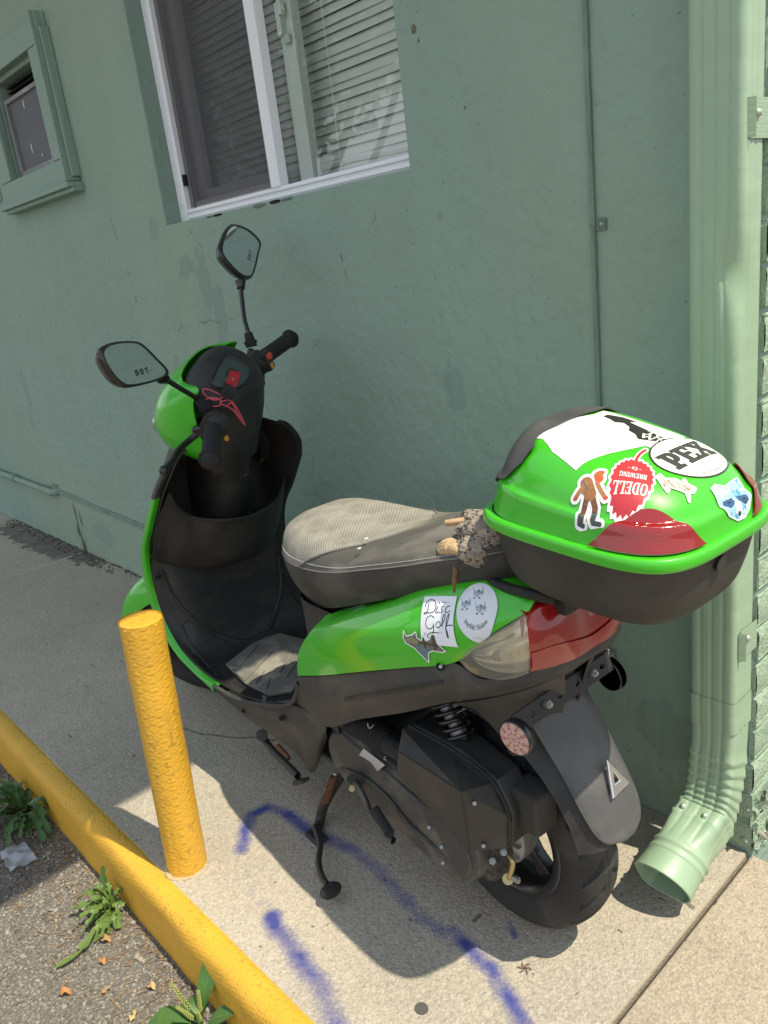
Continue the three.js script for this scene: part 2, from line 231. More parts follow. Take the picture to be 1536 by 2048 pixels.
// ---------------------------------------------------------------- building
const WIN = { x0: -2.268, x1: -1.238, y0: 1.305, y1: 2.32 };
const VENT = { x0: -3.33, x1: -2.905, y0: 1.58, y1: 1.905 };
{
  const b = thing('stucco_building', 'sage green painted stucco building with a brick end wall and roof overhang', 'building');
  const s = poly([[-7.5, -0.14], [-0.53, -0.14], [-0.53, 3.0], [-7.5, 3.0]]);
  for (const h of [WIN, VENT]) { const p = new THREE.Path(); p.moveTo(h.x0, h.y0); p.lineTo(h.x0, h.y1); p.lineTo(h.x1, h.y1); p.lineTo(h.x1, h.y0); p.closePath(); s.holes.push(p); }
  part(b, 'wall', extr(s, 0.14, 0.004, 2).translate(0, 0, -0.14), M.wall);
  part(b, 'back_wall', box(7.0, 3.14, 0.2, -4.03, 1.43, -5.0), M.wallPlain); part(b, 'side_wall', box(0.2, 3.14, 4.9, -7.4, 1.43, -2.5), M.wallPlain);
  const roof = part(b, 'roof', box(8.2, 0.16, 6.4, -0.11 - 4.1, 3.085, -2.4), std(0.45, 0.46, 0.44, { roughness: 0.7 })); part(roof, 'fascia_board', box(8.24, 0.2, 0.03, -4.21, 3.07, 0.818), M.trim);
  const inner = part(b, 'brick_wall', box(0.06, 3.14, 4.85, -0.561, 1.43, -2.57), std(0.26, 0.34, 0.26, { roughness: 0.85 }));
  const variants = [0, 1, 2, 3].map((k) => { let g = new THREE.BoxGeometry(0.075, 0.058, 0.2, 6, 6, 12); g = displace(g, (v) => (n3(v.clone().multiplyScalar(34).addScalar(k * 9.3), 220 + k) - 0.5) * 0.013 - (Math.abs(v.y) > 0.028 ? 0.002 : 0)); return boxUV(g); });
  let q = 0;
  for (let c = 0; c < 27; c++) for (let k = 0; k < 2; k++) { const m = part(inner, 'brick', variants[(c * 2 + k * 3 + (c >> 2)) % 4], M.brick[(c * 5 + k) % 3]), hf = c % 2 && !k; m.position.set(-0.562 + rr(-0.001, 0.002), 0.035 + c * 0.0665, (hf ? -0.048 : -0.102) - k * (c % 2 ? 0.108 : 0.212) + rr(-0.003, 0.003)); if (hf) m.scale.z = 0.47; q++; }
  // rubble and lifted paint at the foot of the corner
  for (let k = 0; k < 9; k++) { const g = boxUV(displace(new THREE.IcosahedronGeometry(rr(0.012, 0.026), 3), (v) => (n3(v.clone().multiplyScalar(60).addScalar(k * 3), 230) - 0.5) * 0.02)); g.scale(1, 0.6, 1); const m = part(inner, 'mortar_lump', g, k % 3 ? M.brick[k % 3] : std(0.3, 0.27, 0.22, { roughness: 0.95 })); m.position.set(-0.54 + rr(-0.01, 0.02), rr(0.003, 0.03), rr(-0.08, -0.005)); m.scale.setScalar(0.8); m.rotation.set(rr(0, 3), rr(0, 3), rr(0, 3)); }
  for (let k = 0; k < 10; k++) { const g = patch([[0, 1, 2].map((j) => new THREE.Vector3(-0.012 + 0.012 * j, 0.012 + rr(-0.003, 0.003), rr(0, 0.006))), [0, 1, 2].map((j) => new THREE.Vector3(-0.014 + 0.014 * j, 0, 0)), [0, 1, 2].map((j) => new THREE.Vector3(-0.01 + 0.012 * j, -0.014 + rr(-0.004, 0.004), rr(0, 0.004)))], 4, 4); const m = part(inner, 'paint_flake', g, M.brick[k % 3]); m.position.set(-0.516 + rr(-0.012, 0.004), rr(0.02, 0.12), rr(-0.09, 0.004)); m.rotation.set(rr(-0.3, 0.3), 1.2 + rr(-0.5, 0.5), rr(-1, 1)); }

  // sliding window
  const w = part(b, 'window', merge([box(0.045, WIN.y1 - WIN.y0, 0.085, WIN.x0 + 0.0235, (WIN.y0 + WIN.y1) / 2, -0.095), box(0.045, WIN.y1 - WIN.y0, 0.085, WIN.x1 - 0.0235, (WIN.y0 + WIN.y1) / 2, -0.095), box(WIN.x1 - WIN.x0 - 0.094, 0.034, 0.085, (WIN.x0 + WIN.x1) / 2, WIN.y0 + 0.0175, -0.095)]), M.white, 'white vinyl outer frame');
  const cx = -1.765;                                                   // meeting rail
  part(w, 'frame_ridge', merge([-0.004, 0.008].map((o) => box(0.005, 0.95, 0.006, WIN.x0 + 0.02 + o, 1.83, -0.0495))), M.white);
  part(w, 'sill_ridge', merge([box(0.94, 0.004, 0.006, -1.753, WIN.y0 + 0.027, -0.05), box(0.94, 0.003, 0.005, -1.753, WIN.y0 + 0.011, -0.0502)]), M.white);
  part(w, 'mullion', rbox(0.04, 0.98, 0.03, 0.003).translate(cx, 1.829, -0.062), M.white);
  part(w, 'sash', merge([box(0.05, 0.96, 0.025, WIN.x0 + 0.075, 1.822, -0.106), box(0.40, 0.045, 0.025, -1.995, WIN.y0 + 0.058, -0.106)]), std(0.62, 0.6, 0.6, { roughness: 0.4 }), 'sliding sash behind the insect screen');
  part(w, 'screen_frame', merge([box(0.018, 0.965, 0.012, WIN.x0 + 0.0555, 1.823, -0.072), box(0.40, 0.018, 0.012, -1.99, WIN.y0 + 0.0435, -0.072)]), std(0.34, 0.32, 0.32, { roughness: 0.5 }));
  part(w, 'insect_screen', box(0.434, 0.96, 0.0008, -2.003, 1.825, -0.066), std(0.10, 0.095, 0.10, { transparent: true, opacity: 0.42, roughness: 0.9 }), 'grey insect screen over the sliding half');
  part(w, 'screen_latch', rbox(0.012, 0.03, 0.012, 0.002).translate(WIN.x0 + 0.05, WIN.y0 + 0.115, -0.06), M.dark);
  const glass = phy(0.96, 0.98, 0.97, { transmission: 1, thickness: 0, roughness: 0.01, ior: 1.5 });
  part(w, 'pane', box(0.455, 0.96, 0.004, -1.515, 1.825, -0.078), glass); part(w, 'pane', box(0.40, 0.96, 0.004, -1.99, 1.825, -0.104), glass);
  part(w, 'stile', merge([box(0.055, 0.96, 0.022, -1.69, 1.82, -0.106), box(0.008, 0.96, 0.008, -1.66, 1.82, -0.091)]), std(0.6, 0.63, 0.6, { roughness: 0.45 }), 'inner sash stile behind the fixed pane');
  part(w, 'latch', merge([rbox(0.018, 0.07, 0.018, 0.003).translate(-1.70, 1.70, -0.088), rbox(0.01, 0.03, 0.014, 0.002).translate(-1.685, 1.72, -0.083), rbox(0.02, 0.02, 0.01, 0.002).translate(-1.684, 1.655, -0.089)]), std(0.5, 0.54, 0.5, { roughness: 0.4 }));
  part(w, 'room_lining', merge([box(1.3, 1.4, 0.03, -1.75, 1.75, -1.3), box(0.03, 1.4, 1.2, -2.4, 1.75, -0.75), box(0.03, 1.4, 1.2, -1.1, 1.75, -0.75), box(1.3, 0.03, 1.2, -1.75, 1.06, -0.75), box(1.3, 0.03, 1.2, -1.75, 2.44, -0.75)]), M.room);
  for (let k = 0; k < 5; k++) { const g = displace(new THREE.IcosahedronGeometry(0.005 + 0.004 * hash(k, 1, 3), 3), (v) => (n3(v.clone().multiplyScalar(200).addScalar(k), 240) - 0.5) * 0.008).scale(3.4, 0.55, 0.35); part(w, 'caulk_gap', g, k % 2 ? M.dark : M.wallPlain).position.set([-2.02, -1.98, -1.78, -1.71, -1.66][k], WIN.y0 - 0.004, 0.001); }

  // small square vent window with a wooden casing
  const v = part(b, 'vent_window', merge([rbox(0.66, 0.078, 0.03, 0.004).translate(-3.12, 1.539, 0.0155), rbox(0.105, 0.34, 0.03, 0.004).translate(-2.852, 1.749, 0.0155), rbox(0.105, 0.34, 0.03, 0.004).translate(-3.385, 1.749, 0.0155), rbox(0.66, 0.075, 0.03, 0.004).translate(-3.12, 1.958, 0.0155)].map(boxUV)), M.trim, 'weathered green wooden casing boards');
  part(v, 'edge_strip', boxUV(rbox(0.014, 0.50, 0.05, 0.003).translate(-2.791, 1.752, 0.0255)), M.trim); part(v, 'edge_strip', boxUV(rbox(0.012, 0.44, 0.03, 0.003).translate(-2.775, 1.735, 0.0155)), M.trim);
  part(v, 'sill', boxUV(rbox(0.68, 0.016, 0.055, 0.003).translate(-3.11, 1.491, 0.028)), M.trim); part(v, 'sill', boxUV(rbox(0.67, 0.014, 0.04, 0.003).translate(-3.1, 1.476, 0.0205)), M.trim);
  part(v, 'backing', box(0.43, 0.34, 0.01, -3.118, 1.743, -0.09), M.dark);
  for (let k = 0; k < 5; k++) part(v, 'louvre', box(0.42, 0.002, 0.03, -3.118, 1.83 + k * 0.016, -0.05), std(0.05, 0.05, 0.052, { metalness: 0.6, roughness: 0.6 }));
  const fr = [box(0.33, 0.013, 0.012, -3.10, 1.832, 0.004), box(0.33, 0.024, 0.012, -3.10, 1.585, 0.004), box(0.013, 0.235, 0.012, -3.2585, 1.7085, 0.004), box(0.016, 0.235, 0.012, -2.943, 1.7085, 0.004)];
  part(v, 'screen_frame', merge(fr), std(0.62, 0.62, 0.62, { roughness: 0.6, bumpMap: rep(tex(128, 128, (u, t) => (Math.floor(u * 32) + Math.floor(t * 32)) % 2, { srgb: false }), 20), bumpScale: 0.002 }), 'chipped white screen frame');
  part(v, 'screen', box(0.304, 0.236, 0.003, -3.101, 1.712, 0.0), std(0.085, 0.087, 0.098, { roughness: 0.55 }));
  for (const [x, y, h] of [[-3.11, 1.8, 0.03], [-3.13, 1.66, 0.035], [-3.05, 1.625, 0.012]]) part(v, 'bird_dropping', displace(new THREE.SphereGeometry(0.004, 8, 8), (q) => (n3(q.clone().multiplyScalar(300), 250) - 0.5) * 0.003).scale(0.7, h / 0.008, 0.3).translate(x, y, 0.0015), M.white);
  // nail hole and chips
  for (const [x, y, r] of [[-1.187, 1.542, 0.006], [-1.077, 1.385, 0.0025], [-1.178, 1.52, 0.003], [-2.65, 0.98, 0.003], [-1.8, 0.7, 0.003]]) part(b, 'chip', displace(new THREE.IcosahedronGeometry(r, 2), (q) => (n3(q.clone().multiplyScalar(200), 260) - 0.5) * r).scale(1, 1.3, 0.4).translate(x, y, 0.0005), std(0.16, 0.14, 0.1, { roughness: 0.9 }));
}
// mini blind behind the glass
{
  const bl = thing('venetian_blind', 'closed off-white venetian blind with bent slats behind the sliding window', 'blind');
  const mat = phy(0.72, 0.73, 0.68, { roughness: 0.5, transmission: 0.12 });
  const mk = (bend, k) => { const g = patch([-0.0125, 0, 0.0125].map((d, i) => [0, 1, 2, 3, 4, 5, 6].map((j) => new THREE.Vector3(-0.505 + j * 1.01 / 6, d * 0.93 + bend * (hash(i, j, k) - 0.5) * 0.011, d * -0.36 + (i === 1 ? 0.0022 : 0) + bend * (hash(i, j, k + 5) - 0.5) * 0.01))), 4, 18); return g; };
  const vs = [mk(0, 1), mk(0.25, 2), mk(0.5, 3), mk(1.1, 4)];
  for (let k = 0; k < 46; k++) { const m = part(bl, 'slat', vs[hash(k, 2, 9) > 0.85 ? 3 : k % 3], mat); m.position.set(-1.753, 1.335 + k * 0.0205, -0.165); m.rotation.x = (hash(k, 4, 4) - 0.5) * 0.14; m.rotation.z = (hash(k, 5, 5) - 0.5) * 0.006; }
  for (const x of [-2.08, -1.62, -1.36]) part(bl, 'cord', tube([0, 1, 2, 3, 4].map((j) => new THREE.Vector3(x + (hash(j, 1, 7) - 0.5) * 0.01, 1.33 + j * 0.235, -0.150)), 0.0011, 20, 5), M.white);
  part(bl, 'bottom_rail', rbox(1.01, 0.016, 0.024, 0.004).translate(-1.753, 1.314, -0.165), mat);
}
// ---------------------------------------------------------------- things fixed to the wall
{
  const cab = thing('wall_cable', 'thin green painted cable running straight down the wall beside the downspout', 'cable');
  part(cab, 'cable', tube([[-0.812, 2.98], [-0.8115, 2.0], [-0.811, 1.4], [-0.8125, 1.0], [-0.816, 0.7], [-0.822, 0.33]].map(([x, y]) => new THREE.Vector3(x, y, 0.0045)), 0.0045, 80, 8), M.wallPlain);
  for (const [x, y] of [[-0.811, 1.151], [-0.822, 0.335]]) { const c = part(cab, 'clip', merge([rbox(0.026, 0.02, 0.0018, 0.0008).translate(x + 0.011, y, 0.0028), new THREE.TorusGeometry(0.0055, 0.0012, 6, 12, Math.PI).rotateY(Math.PI / 2).rotateX(0).rotateZ(Math.PI / 2).translate(x, y, 0.0055)]), M.wallPlain); part(c, 'screw', latheZ([[0, 0.0022], [0.003, 0.0016], [0.0042, 0]], 14).translate(x + 0.014, y, 0.0036), std(0.3, 0.36, 0.3, { metalness: 0.5, roughness: 0.4 })); }
  const pp = thing('wall_pipe', 'green painted conduit pipe low on the wall ending in an elbow', 'pipe');
  part(pp, 'pipe', tube([[-6.4, 0.30], [-5, 0.285], [-4.3, 0.2755], [-3.86, 0.27]].map(([x, y]) => new THREE.Vector3(x, y, 0.02)), 0.0145, 60, 12), M.wallPlain);
  part(pp, 'coupling', capped(new THREE.Vector3(-4.36, 0.2763, 0.02), new THREE.Vector3(-4.31, 0.2756, 0.02), 0.019), M.wallPlain); part(pp, 'coupling', capped(new THREE.Vector3(-3.9, 0.27, 0.02), new THREE.Vector3(-3.86, 0.2695, 0.02), 0.019), M.wallPlain);
  part(pp, 'elbow', tube([[-3.87, 0.27, 0.02], [-3.82, 0.27, 0.022], [-3.79, 0.272, 0.012], [-3.782, 0.274, -0.02]].map((p) => new THREE.Vector3(...p)), 0.0185, 16, 12), M.wallPlain);
  part(pp, 'strap', rbox(0.07, 0.012, 0.004, 0.001).translate(-3.8, 0.302, 0.003), M.wallPlain);
  const c2 = thing('twin_cable', 'pair of thin green painted cables sagging along the wall behind the scooter', 'cable');
  for (const o of [0, 0.011]) part(c2, 'cable', tube([[-3.78, 0.272], [-3.4, 0.255], [-3.0, 0.243], [-2.6, 0.232], [-1.8, 0.215], [-0.9, 0.2]].map(([x, y]) => new THREE.Vector3(x, y + o, 0.005)), 0.005, 70, 7), M.wallPlain);
  const sg = new THREE.Shape(); { const w = 0.3, h = 0.22, r = 0.03; sg.moveTo(-w, 0); sg.lineTo(-r, 0); sg.quadraticCurveTo(0, 0, 0, r); sg.lineTo(0, h - r); sg.quadraticCurveTo(0, h, -r, h); sg.lineTo(-w, h); sg.closePath(); }
  solo('wall_sign', extr(sg, 0.012, 0.002).translate(-3.553, 1.535, 0.002), M.white, 'blank white sign with rounded corners beside the vent window', 'sign');

  // downspout
  const ds = thing('downspout', 'pale green ribbed metal downspout with a kicked-out round outlet by the corner', 'downspout');
  const DX = [-0.606, -0.526], DZ = [0.008, 0.08];
  const outline = (dent) => { const p = [], w = DX[1] - DX[0], d = DZ[1] - DZ[0], r = 0.011; const cxm = (DX[0] + DX[1]) / 2;
    const arc = (cx, cz, a0) => { for (let k = 0; k <= 4; k++) { const a = a0 + k * Math.PI / 8; p.push([cx + Math.cos(a) * r, cz + Math.sin(a) * r]); } };
    arc(DX[1] - r, DZ[1] - r, 0); for (let k = 1; k < 24; k++) { const t = k / 24, x = lerp(DX[1] - r, DX[0] + r, t), s = Math.abs(x - cxm) < 0.025 ? Math.max(0, Math.cos((x - cxm) / 0.0095 * Math.PI)) ** 2 * 0.0016 : 0; p.push([x, DZ[1] - s]); }
    arc(DX[0] + r, DZ[1] - r, Math.PI / 2); arc(DX[0] + r, DZ[0] + r, Math.PI); arc(DX[1] - r, DZ[0] + r, Math.PI * 1.5);
    for (let k = 1; k < 10; k++) { const z = lerp(DZ[0] + r, DZ[1] - r, k / 10); p.push([DX[1] - (k === 4 || k === 7 ? 0.0014 : 0), z]); }
    return p.map(([x, z]) => { const e = dent * Math.exp(-((x - DX[1]) ** 2 + (z - DZ[1]) ** 2) / 0.0006); return [x - e, z - e * 0.8]; }); };
  const N = outline(0).length, ys = [2.98, 2.2, 1.6, 1.3, 1.25, 1.2, 1.15, 1.11, 1.08, 1.05, 1.02, 0.98, 0.94, 0.9, 0.8, 0.6, 0.4, 0.352];
  const skin = (rings) => { const pos = [], idx = [], n = rings[0].length; rings.forEach((r) => r.forEach((p) => pos.push(...p))); for (let i = 0; i + 1 < rings.length; i++) for (let j = 0; j < n; j++) { const a = i * n + j, b = i * n + (j + 1) % n; idx.push(a, b, a + n, b, b + n, a + n); } const g = new THREE.BufferGeometry(); g.setAttribute('position', new THREE.Float32BufferAttribute(pos, 3)); g.setIndex(idx); g.computeVertexNormals(); return boxUV(g); };
  const dentAt = (y) => 0.013 * Math.exp(-(((y - 1.06) / 0.035) ** 2)) + 0.005 * Math.exp(-(((y - 1.0) / 0.1) ** 2)) - 0.003 * Math.exp(-(((y - 1.2) / 0.12) ** 2));
  part(ds, 'pipe', skin(ys.map((y) => outline(dentAt(y)).map(([x, z]) => [x, y, z]))), M.spout);
  // elbow: sections follow a path that swings out from the wall, with crimped pleats
  const ring = (c, tilt, sc, round, lean = 0) => outline(0).map(([x, z]) => { let u = (x - -0.566) * sc, v = (z - 0.044) * sc; if (round) { const a = Math.atan2(v / 0.036, u / 0.04), R = 0.047 * sc; u = lerp(u, Math.cos(a) * R, round); v = lerp(v, Math.sin(a) * R, round); } return [c[0] + u + lean * 0, c[1] + v * Math.sin(tilt), c[2] + v * Math.cos(tilt)]; });
  const P1 = [-0.570, 0.114, 0.094], path = (t) => { const u = 1 - t, B = (k) => u * u * [-0.566, 0.352, 0.044][k] + 2 * u * t * [-0.566, 0.155, 0.044][k] + t * t * P1[k]; return { c: [B(0), B(1), B(2)], a: 1.13 * t }; };
  const er = []; for (let k = 0; k <= 56; k++) { const t = k / 56, p = path(t), saw = t > 0.3 ? ((t - 0.3) / 0.0875) % 1 : 0; er.push(ring(p.c, p.a, 0.97 + 0.085 * saw, 0)); }
  part(ds, 'elbow', skin(er), M.spout, 'pleated elbow');
  const p0 = { c: [P1[0], P1[1] + 0.006, P1[2] - 0.012] }, dir = new THREE.Vector3(-0.10, -0.42, 0.90).normalize(), ar = [];
  const at = (s) => [p0.c[0] + dir.x * s * 0.96, p0.c[1] + dir.y * s * 0.96, p0.c[2] + dir.z * s * 0.96], tl = 1.13;
  for (const [s, sc, ro] of [[0.0, 1.06, 0], [0.004, 1.12, 0], [0.012, 1.06, 0], [0.028, 1.06, 0], [0.032, 1.12, 0], [0.038, 1.06, 0.02], [0.05, 1.05, 0.1], [0.065, 1.03, 0.35], [0.08, 1.02, 0.7], [0.09, 1.04, 0.95], [0.094, 1.1, 1], [0.099, 1.1, 1], [0.102, 1.05, 1], [0.108, 1.06, 1], [0.111, 1.11, 1], [0.115, 1.11, 1], [0.118, 1.06, 1], [0.145, 1.1, 1], [0.158, 1.12, 1]]) ar.push(ring(at(s), tl, sc, ro));
  const outer = skin(ar), lip = ar[ar.length - 1], cc = at(0.158), inn = ar.slice(7).map((r, i) => { const c = at([0.065, 0.08, 0.09, 0.094, 0.099, 0.102, 0.108, 0.111, 0.115, 0.118, 0.145, 0.158][i]); return r.map((p) => p.map((q, k) => c[k] + (q - c[k]) * 0.955)); });
  const ad = part(ds, 'outlet_adapter', merge([outer, skin(inn)]), M.spout, 'square to round outlet adapter with chipped lip');
  part(ad, 'lip', merge([boxUV(tube(lip.map((p) => new THREE.Vector3(...p.map((q, k) => cc[k] + (q - cc[k]) * 0.978))), 0.0022, 60, 6, true))]), M.spout);
  for (const [x, y, z] of [[-0.592, 0, 0], [-0.552, 0, 0]]) { const s = 0.02, a = at(s); part(ad, 'screw', latheZ([[0, 0.004], [0.0035, 0.003], [0.0055, 0]], 16).rotateX(-tl + 0.3).translate(x - 0.006, a[1] + Math.sin(tl) * 0.0385, a[2] + Math.cos(tl) * 0.0385 + 0.003), std(0.45, 0.52, 0.42, { metalness: 0.5, roughness: 0.35 })); }
  for (const y of [1.262, 0.465]) { const st = part(ds, 'strap', merge([rbox(0.0018, 0.052, 0.06, 0.0006).translate(DX[1] + 0.0022, y, 0.034), rbox(0.012, 0.05, 0.0018, 0.0006).rotateY(0.6).translate(DX[1] + 0.006, y, 0.066)]), M.spout); part(st, 'screw', latheZ([[0, 0.004], [0.004, 0.003], [0.0055, 0]], 14).rotateY(Math.PI / 2).translate(DX[1] + 0.004, y + 0.006, 0.04), std(0.45, 0.5, 0.42, { metalness: 0.5, roughness: 0.4 })); }
  part(ds, 'seam', skin([outline(0).map(([x, z]) => [-0.566 + (x + 0.566) * 1.03, 0.36, 0.044 + (z - 0.044) * 1.03]), outline(0).map(([x, z]) => [-0.566 + (x + 0.566) * 1.03, 0.30, 0.044 + (z - 0.044) * 1.03])]), M.spout);
}
// bollard
{
  const top = new THREE.Vector3(-1.357, 0.56, 0.711), b = thing('bollard', 'thick yellow painted steel post set in the sidewalk beside the kerb', 'bollard');
  const H = 0.60; let g = new THREE.CylinderGeometry(0.0405, 0.0405, H, 72, 160, true); g.translate(0, H / 2 - 0.04, 0);
  g = displace(g, (v) => { const a = Math.atan2(v.z, v.x) * 2; return (fbm(a * 1.6 + 9, v.y * 9, 301, 4) - 0.5) * 0.0022 + Math.abs(fbm(a * 6 + 20, v.y * 60, 302, 3) - 0.5) * 0.0008 * sm(0.25, 0.55, v.y + fbm(a, v.y * 5, 303, 2) * 0.3); });
  const uv = [], p = g.attributes.position; for (let i = 0; i < p.count; i++) uv.push(Math.atan2(p.getZ(i), p.getX(i)) * 0.0405, p.getY(i)); g.setAttribute('uv', new THREE.Float32BufferAttribute(uv, 2));
  const cap = boxUV(displace(lathe([[0, 0.5605], [0.03, 0.5605], [0.0375, 0.5595], [0.0402, 0.556], [0.0405, 0.552]], 64), (v) => (vn(v.x * 160, v.z * 160, 304) - 0.5) * 0.001));
  part(b, 'post', g, M.post); part(b, 'cap', cap, M.post);
  part(b, 'paint_spill', boxUV(displace(lathe([[0.049, 0.0006], [0.045, 0.0018], [0.041, 0.003]], 64), (v) => (fbm(v.x * 90, v.z * 90, 305, 3) - 0.62) * 0.008)), std(0.42, 0.34, 0.2, { roughness: 0.9 }));
  b.position.set(-1.37, 0, 0.727); b.rotation.set(Math.atan2(-0.018, 0.56), 0, Math.atan2(-0.013, 0.56));
}
// ---------------------------------------------------------------- scooter
const scooter = thing('motor_scooter', 'bright green motor scooter with black trim and stickers on its centre stand', 'scooter');
{
  const yaw = 4 * Math.PI / 180, lean = 1 * Math.PI / 180, f = new THREE.Vector3(-Math.cos(yaw), 0, -Math.sin(yaw)), s = new THREE.Vector3(-Math.sin(yaw), 0, Math.cos(yaw)), up = new THREE.Vector3(0, 1, 0);
  const u = up.clone().multiplyScalar(Math.cos(lean)).addScaledVector(s, Math.sin(lean)), l = s.clone().multiplyScalar(Math.cos(lean)).addScaledVector(up, -Math.sin(lean));
  const m = new THREE.Matrix4().makeBasis(f.clone().negate(), u, l).setPosition(-0.77387, 0, 0.36616); m.decompose(scooter.position, scooter.quaternion, scooter.scale); scooter.updateMatrixWorld(true);
}
const toLocal = scooter.matrixWorld.clone().invert();
const V = (f, y, z) => new THREE.Vector3(-f, y, z);                    // forward, up, left
function ray(px, py) { const d = CR.clone().multiplyScalar(px - 768).addScaledVector(CD, py - 1024).addScaledVector(CF, 1597); return [EYE.clone().applyMatrix4(toLocal), d.transformDirection(toLocal)]; }
// the point of the scooter seen at a photo pixel, at a given distance from its middle plane / at a given height
const Q = (px, py, z) => { const [o, d] = ray(px, py); return o.addScaledVector(d, (z - o.z) / d.z); };
const QY = (px, py, y) => { const [o, d] = ray(px, py); return o.addScaledVector(d, (y - o.y) / d.y); };
const RAKE = 26 * Math.PI / 180, AX = new THREE.Vector3(Math.sin(RAKE), Math.cos(RAKE), 0), PIV = V(0.756, 0.894, 0);
const STEER = new THREE.Matrix4().makeTranslation(PIV.x, PIV.y, PIV.z).multiply(new THREE.Matrix4().makeRotationAxis(AX, 0.703)), UNSTEER = STEER.clone().invert();
const steer = (g) => g.clone().applyMatrix4(STEER);
// the same for the steered parts, in their straight-ahead frame about the pivot: axis 0 = x, 1 = y, 2 = z
const QS = (px, py, axis, val) => { const [o, d] = ray(px, py); o.applyMatrix4(UNSTEER); d.transformDirection(UNSTEER); const k = 'xyz'[axis]; return o.addScaledVector(d, (val - o[k]) / d[k]); };

// materials
const grain = tex(512, 512, (u, v) => 0.7 * vn(u * 200, v * 200, 401, 200) + 0.3 * vn(u * 90, v * 90, 402, 90), { srgb: false });
const dustTex = (r, g, b, d, amt, s) => tex(512, 512, (u, v) => { const k = sm(0.4, 0.75, fbm(u * 5, v * 5, s, 5, 5)) * amt + 0.12 * amt * vn(u * 120, v * 120, s + 3, 120); return [lerp(r, d[0], k), lerp(g, d[1], k), lerp(b, d[2], k)]; });
const G = {};
G.green = phy(0.045, 0.47, 0.008, { roughness: 0.4, clearcoat: 0.75, clearcoatRoughness: 0.03 });
G.black = std(1, 1, 1, { map: rep(dustTex(0.016, 0.016, 0.0175, [0.05, 0.046, 0.04], 0.5, 411), 5), roughness: 0.5, bumpMap: rep(grain, 12), bumpScale: 0.0004 });
G.grey = std(1, 1, 1, { map: rep(dustTex(0.044, 0.043, 0.042, [0.10, 0.088, 0.072], 0.55, 421), 4), roughness: 0.55, bumpMap: rep(grain, 10), bumpScale: 0.0004 });
G.gloss = phy(0.012, 0.012, 0.013, { roughness: 0.28, clearcoat: 0.4, clearcoatRoughness: 0.2 });
G.case = std(1, 1, 1, { map: rep(dustTex(0.033, 0.031, 0.028, [0.07, 0.061, 0.05], 0.5, 431), 3), roughness: 0.52, bumpMap: rep(grain, 14), bumpScale: 0.0005 });
G.engine = std(1, 1, 1, { map: rep(dustTex(0.05, 0.048, 0.046, [0.14, 0.125, 0.105], 0.8, 441), 4), roughness: 0.62, metalness: 0.1, bumpMap: rep(grain, 8), bumpScale: 0.0006 });
G.rubber = std(0.018, 0.018, 0.019, { roughness: 0.8, bumpMap: rep(grain, 8), bumpScale: 0.0005 });
G.tyre = std(1, 1, 1, { map: rep(dustTex(0.022, 0.022, 0.022, [0.075, 0.068, 0.06], 0.5, 451), 3), roughness: 0.82, bumpMap: rep(grain, 6), bumpScale: 0.0006 });
G.metal = std(0.36, 0.355, 0.35, { metalness: 0.85, roughness: 0.48 });
G.hole = std(0.008, 0.008, 0.008, { roughness: 0.95 });
G.alloy = std(0.36, 0.35, 0.34, { metalness: 0.6, roughness: 0.5 });
G.chrome = std(0.85, 0.85, 0.86, { metalness: 1, roughness: 0.12 });
G.brass = std(0.5, 0.4, 0.2, { metalness: 0.8, roughness: 0.4 });
G.rust = std(0.16, 0.07, 0.035, { roughness: 0.9 });
G.red = phy(0.42, 0.012, 0.012, { roughness: 0.12, clearcoat: 1, clearcoatRoughness: 0.03, transmission: 0.35, thickness: 0 });
G.redDeep = phy(0.30, 0.004, 0.006, { roughness: 0.2, clearcoat: 1, clearcoatRoughness: 0.04 });
G.clear = phy(0.86, 0.84, 0.76, { roughness: 0.08, transmission: 0.85, thickness: 0, clearcoat: 1, clearcoatRoughness: 0.03 });
G.mirror = std(0.78, 0.8, 0.82, { metalness: 1, roughness: 0.02 });
const P = (n, g, m, l) => part(scooter, n, g, m, l);

// ---- wheels
function tyreGeo(R, hw, rim) {
  const prof = [[rim - 0.004, -hw * 0.66], [rim + 0.006, -hw * 0.86], [lerp(rim, R, 0.35), -hw * 1.0], [lerp(rim, R, 0.62), -hw * 1.0], [lerp(rim, R, 0.8), -hw * 0.9], [lerp(rim, R, 0.92), -hw * 0.66], [R - 0.0015, -hw * 0.32], [R, 0]];
  const full = [...prof, ...prof.slice(0, -1).reverse().map(([r, z]) => [r, -z])], c = cr(full.map(([r, z]) => new THREE.Vector3(r, z, 0))), NV = 56, NU = 264, pos = [], idx = [], uv = [];
  for (let i = 0; i <= NU; i++) for (let j = 0; j <= NV; j++) {
    const p = c.getPoint(j / NV), a = i / NU * Math.PI * 2; let r = p.x; const zz = p.y / hw;
    if (r > lerp(rim, R, 0.78)) { const q = (a / (Math.PI * 2) * 22 + Math.abs(zz) * 0.85 + (zz > 0 ? 0.5 : 0)) % 1; const w = 0.10 + 0.03 * Math.sin(zz * 3); if (Math.abs(zz) > 0.18 && Math.abs(zz) < 0.92 && q < w * 1.9) r -= 0.006; if (Math.abs(zz) < 0.035) r -= 0.003; }
    pos.push(Math.cos(a) * r, Math.sin(a) * r, p.y); uv.push(a * R, p.y * 1.5);
  }
  const W = NV + 1; for (let i = 0; i < NU; i++) for (let j = 0; j < NV; j++) { const k = i * W + j; idx.push(k, k + 1, k + W, k + 1, k + W + 1, k + W); }
  const g = new THREE.BufferGeometry(); g.setAttribute('position', new THREE.Float32BufferAttribute(pos, 3)); g.setAttribute('uv', new THREE.Float32BufferAttribute(uv, 2)); g.setIndex(idx); g.computeVertexNormals(); return g;
}
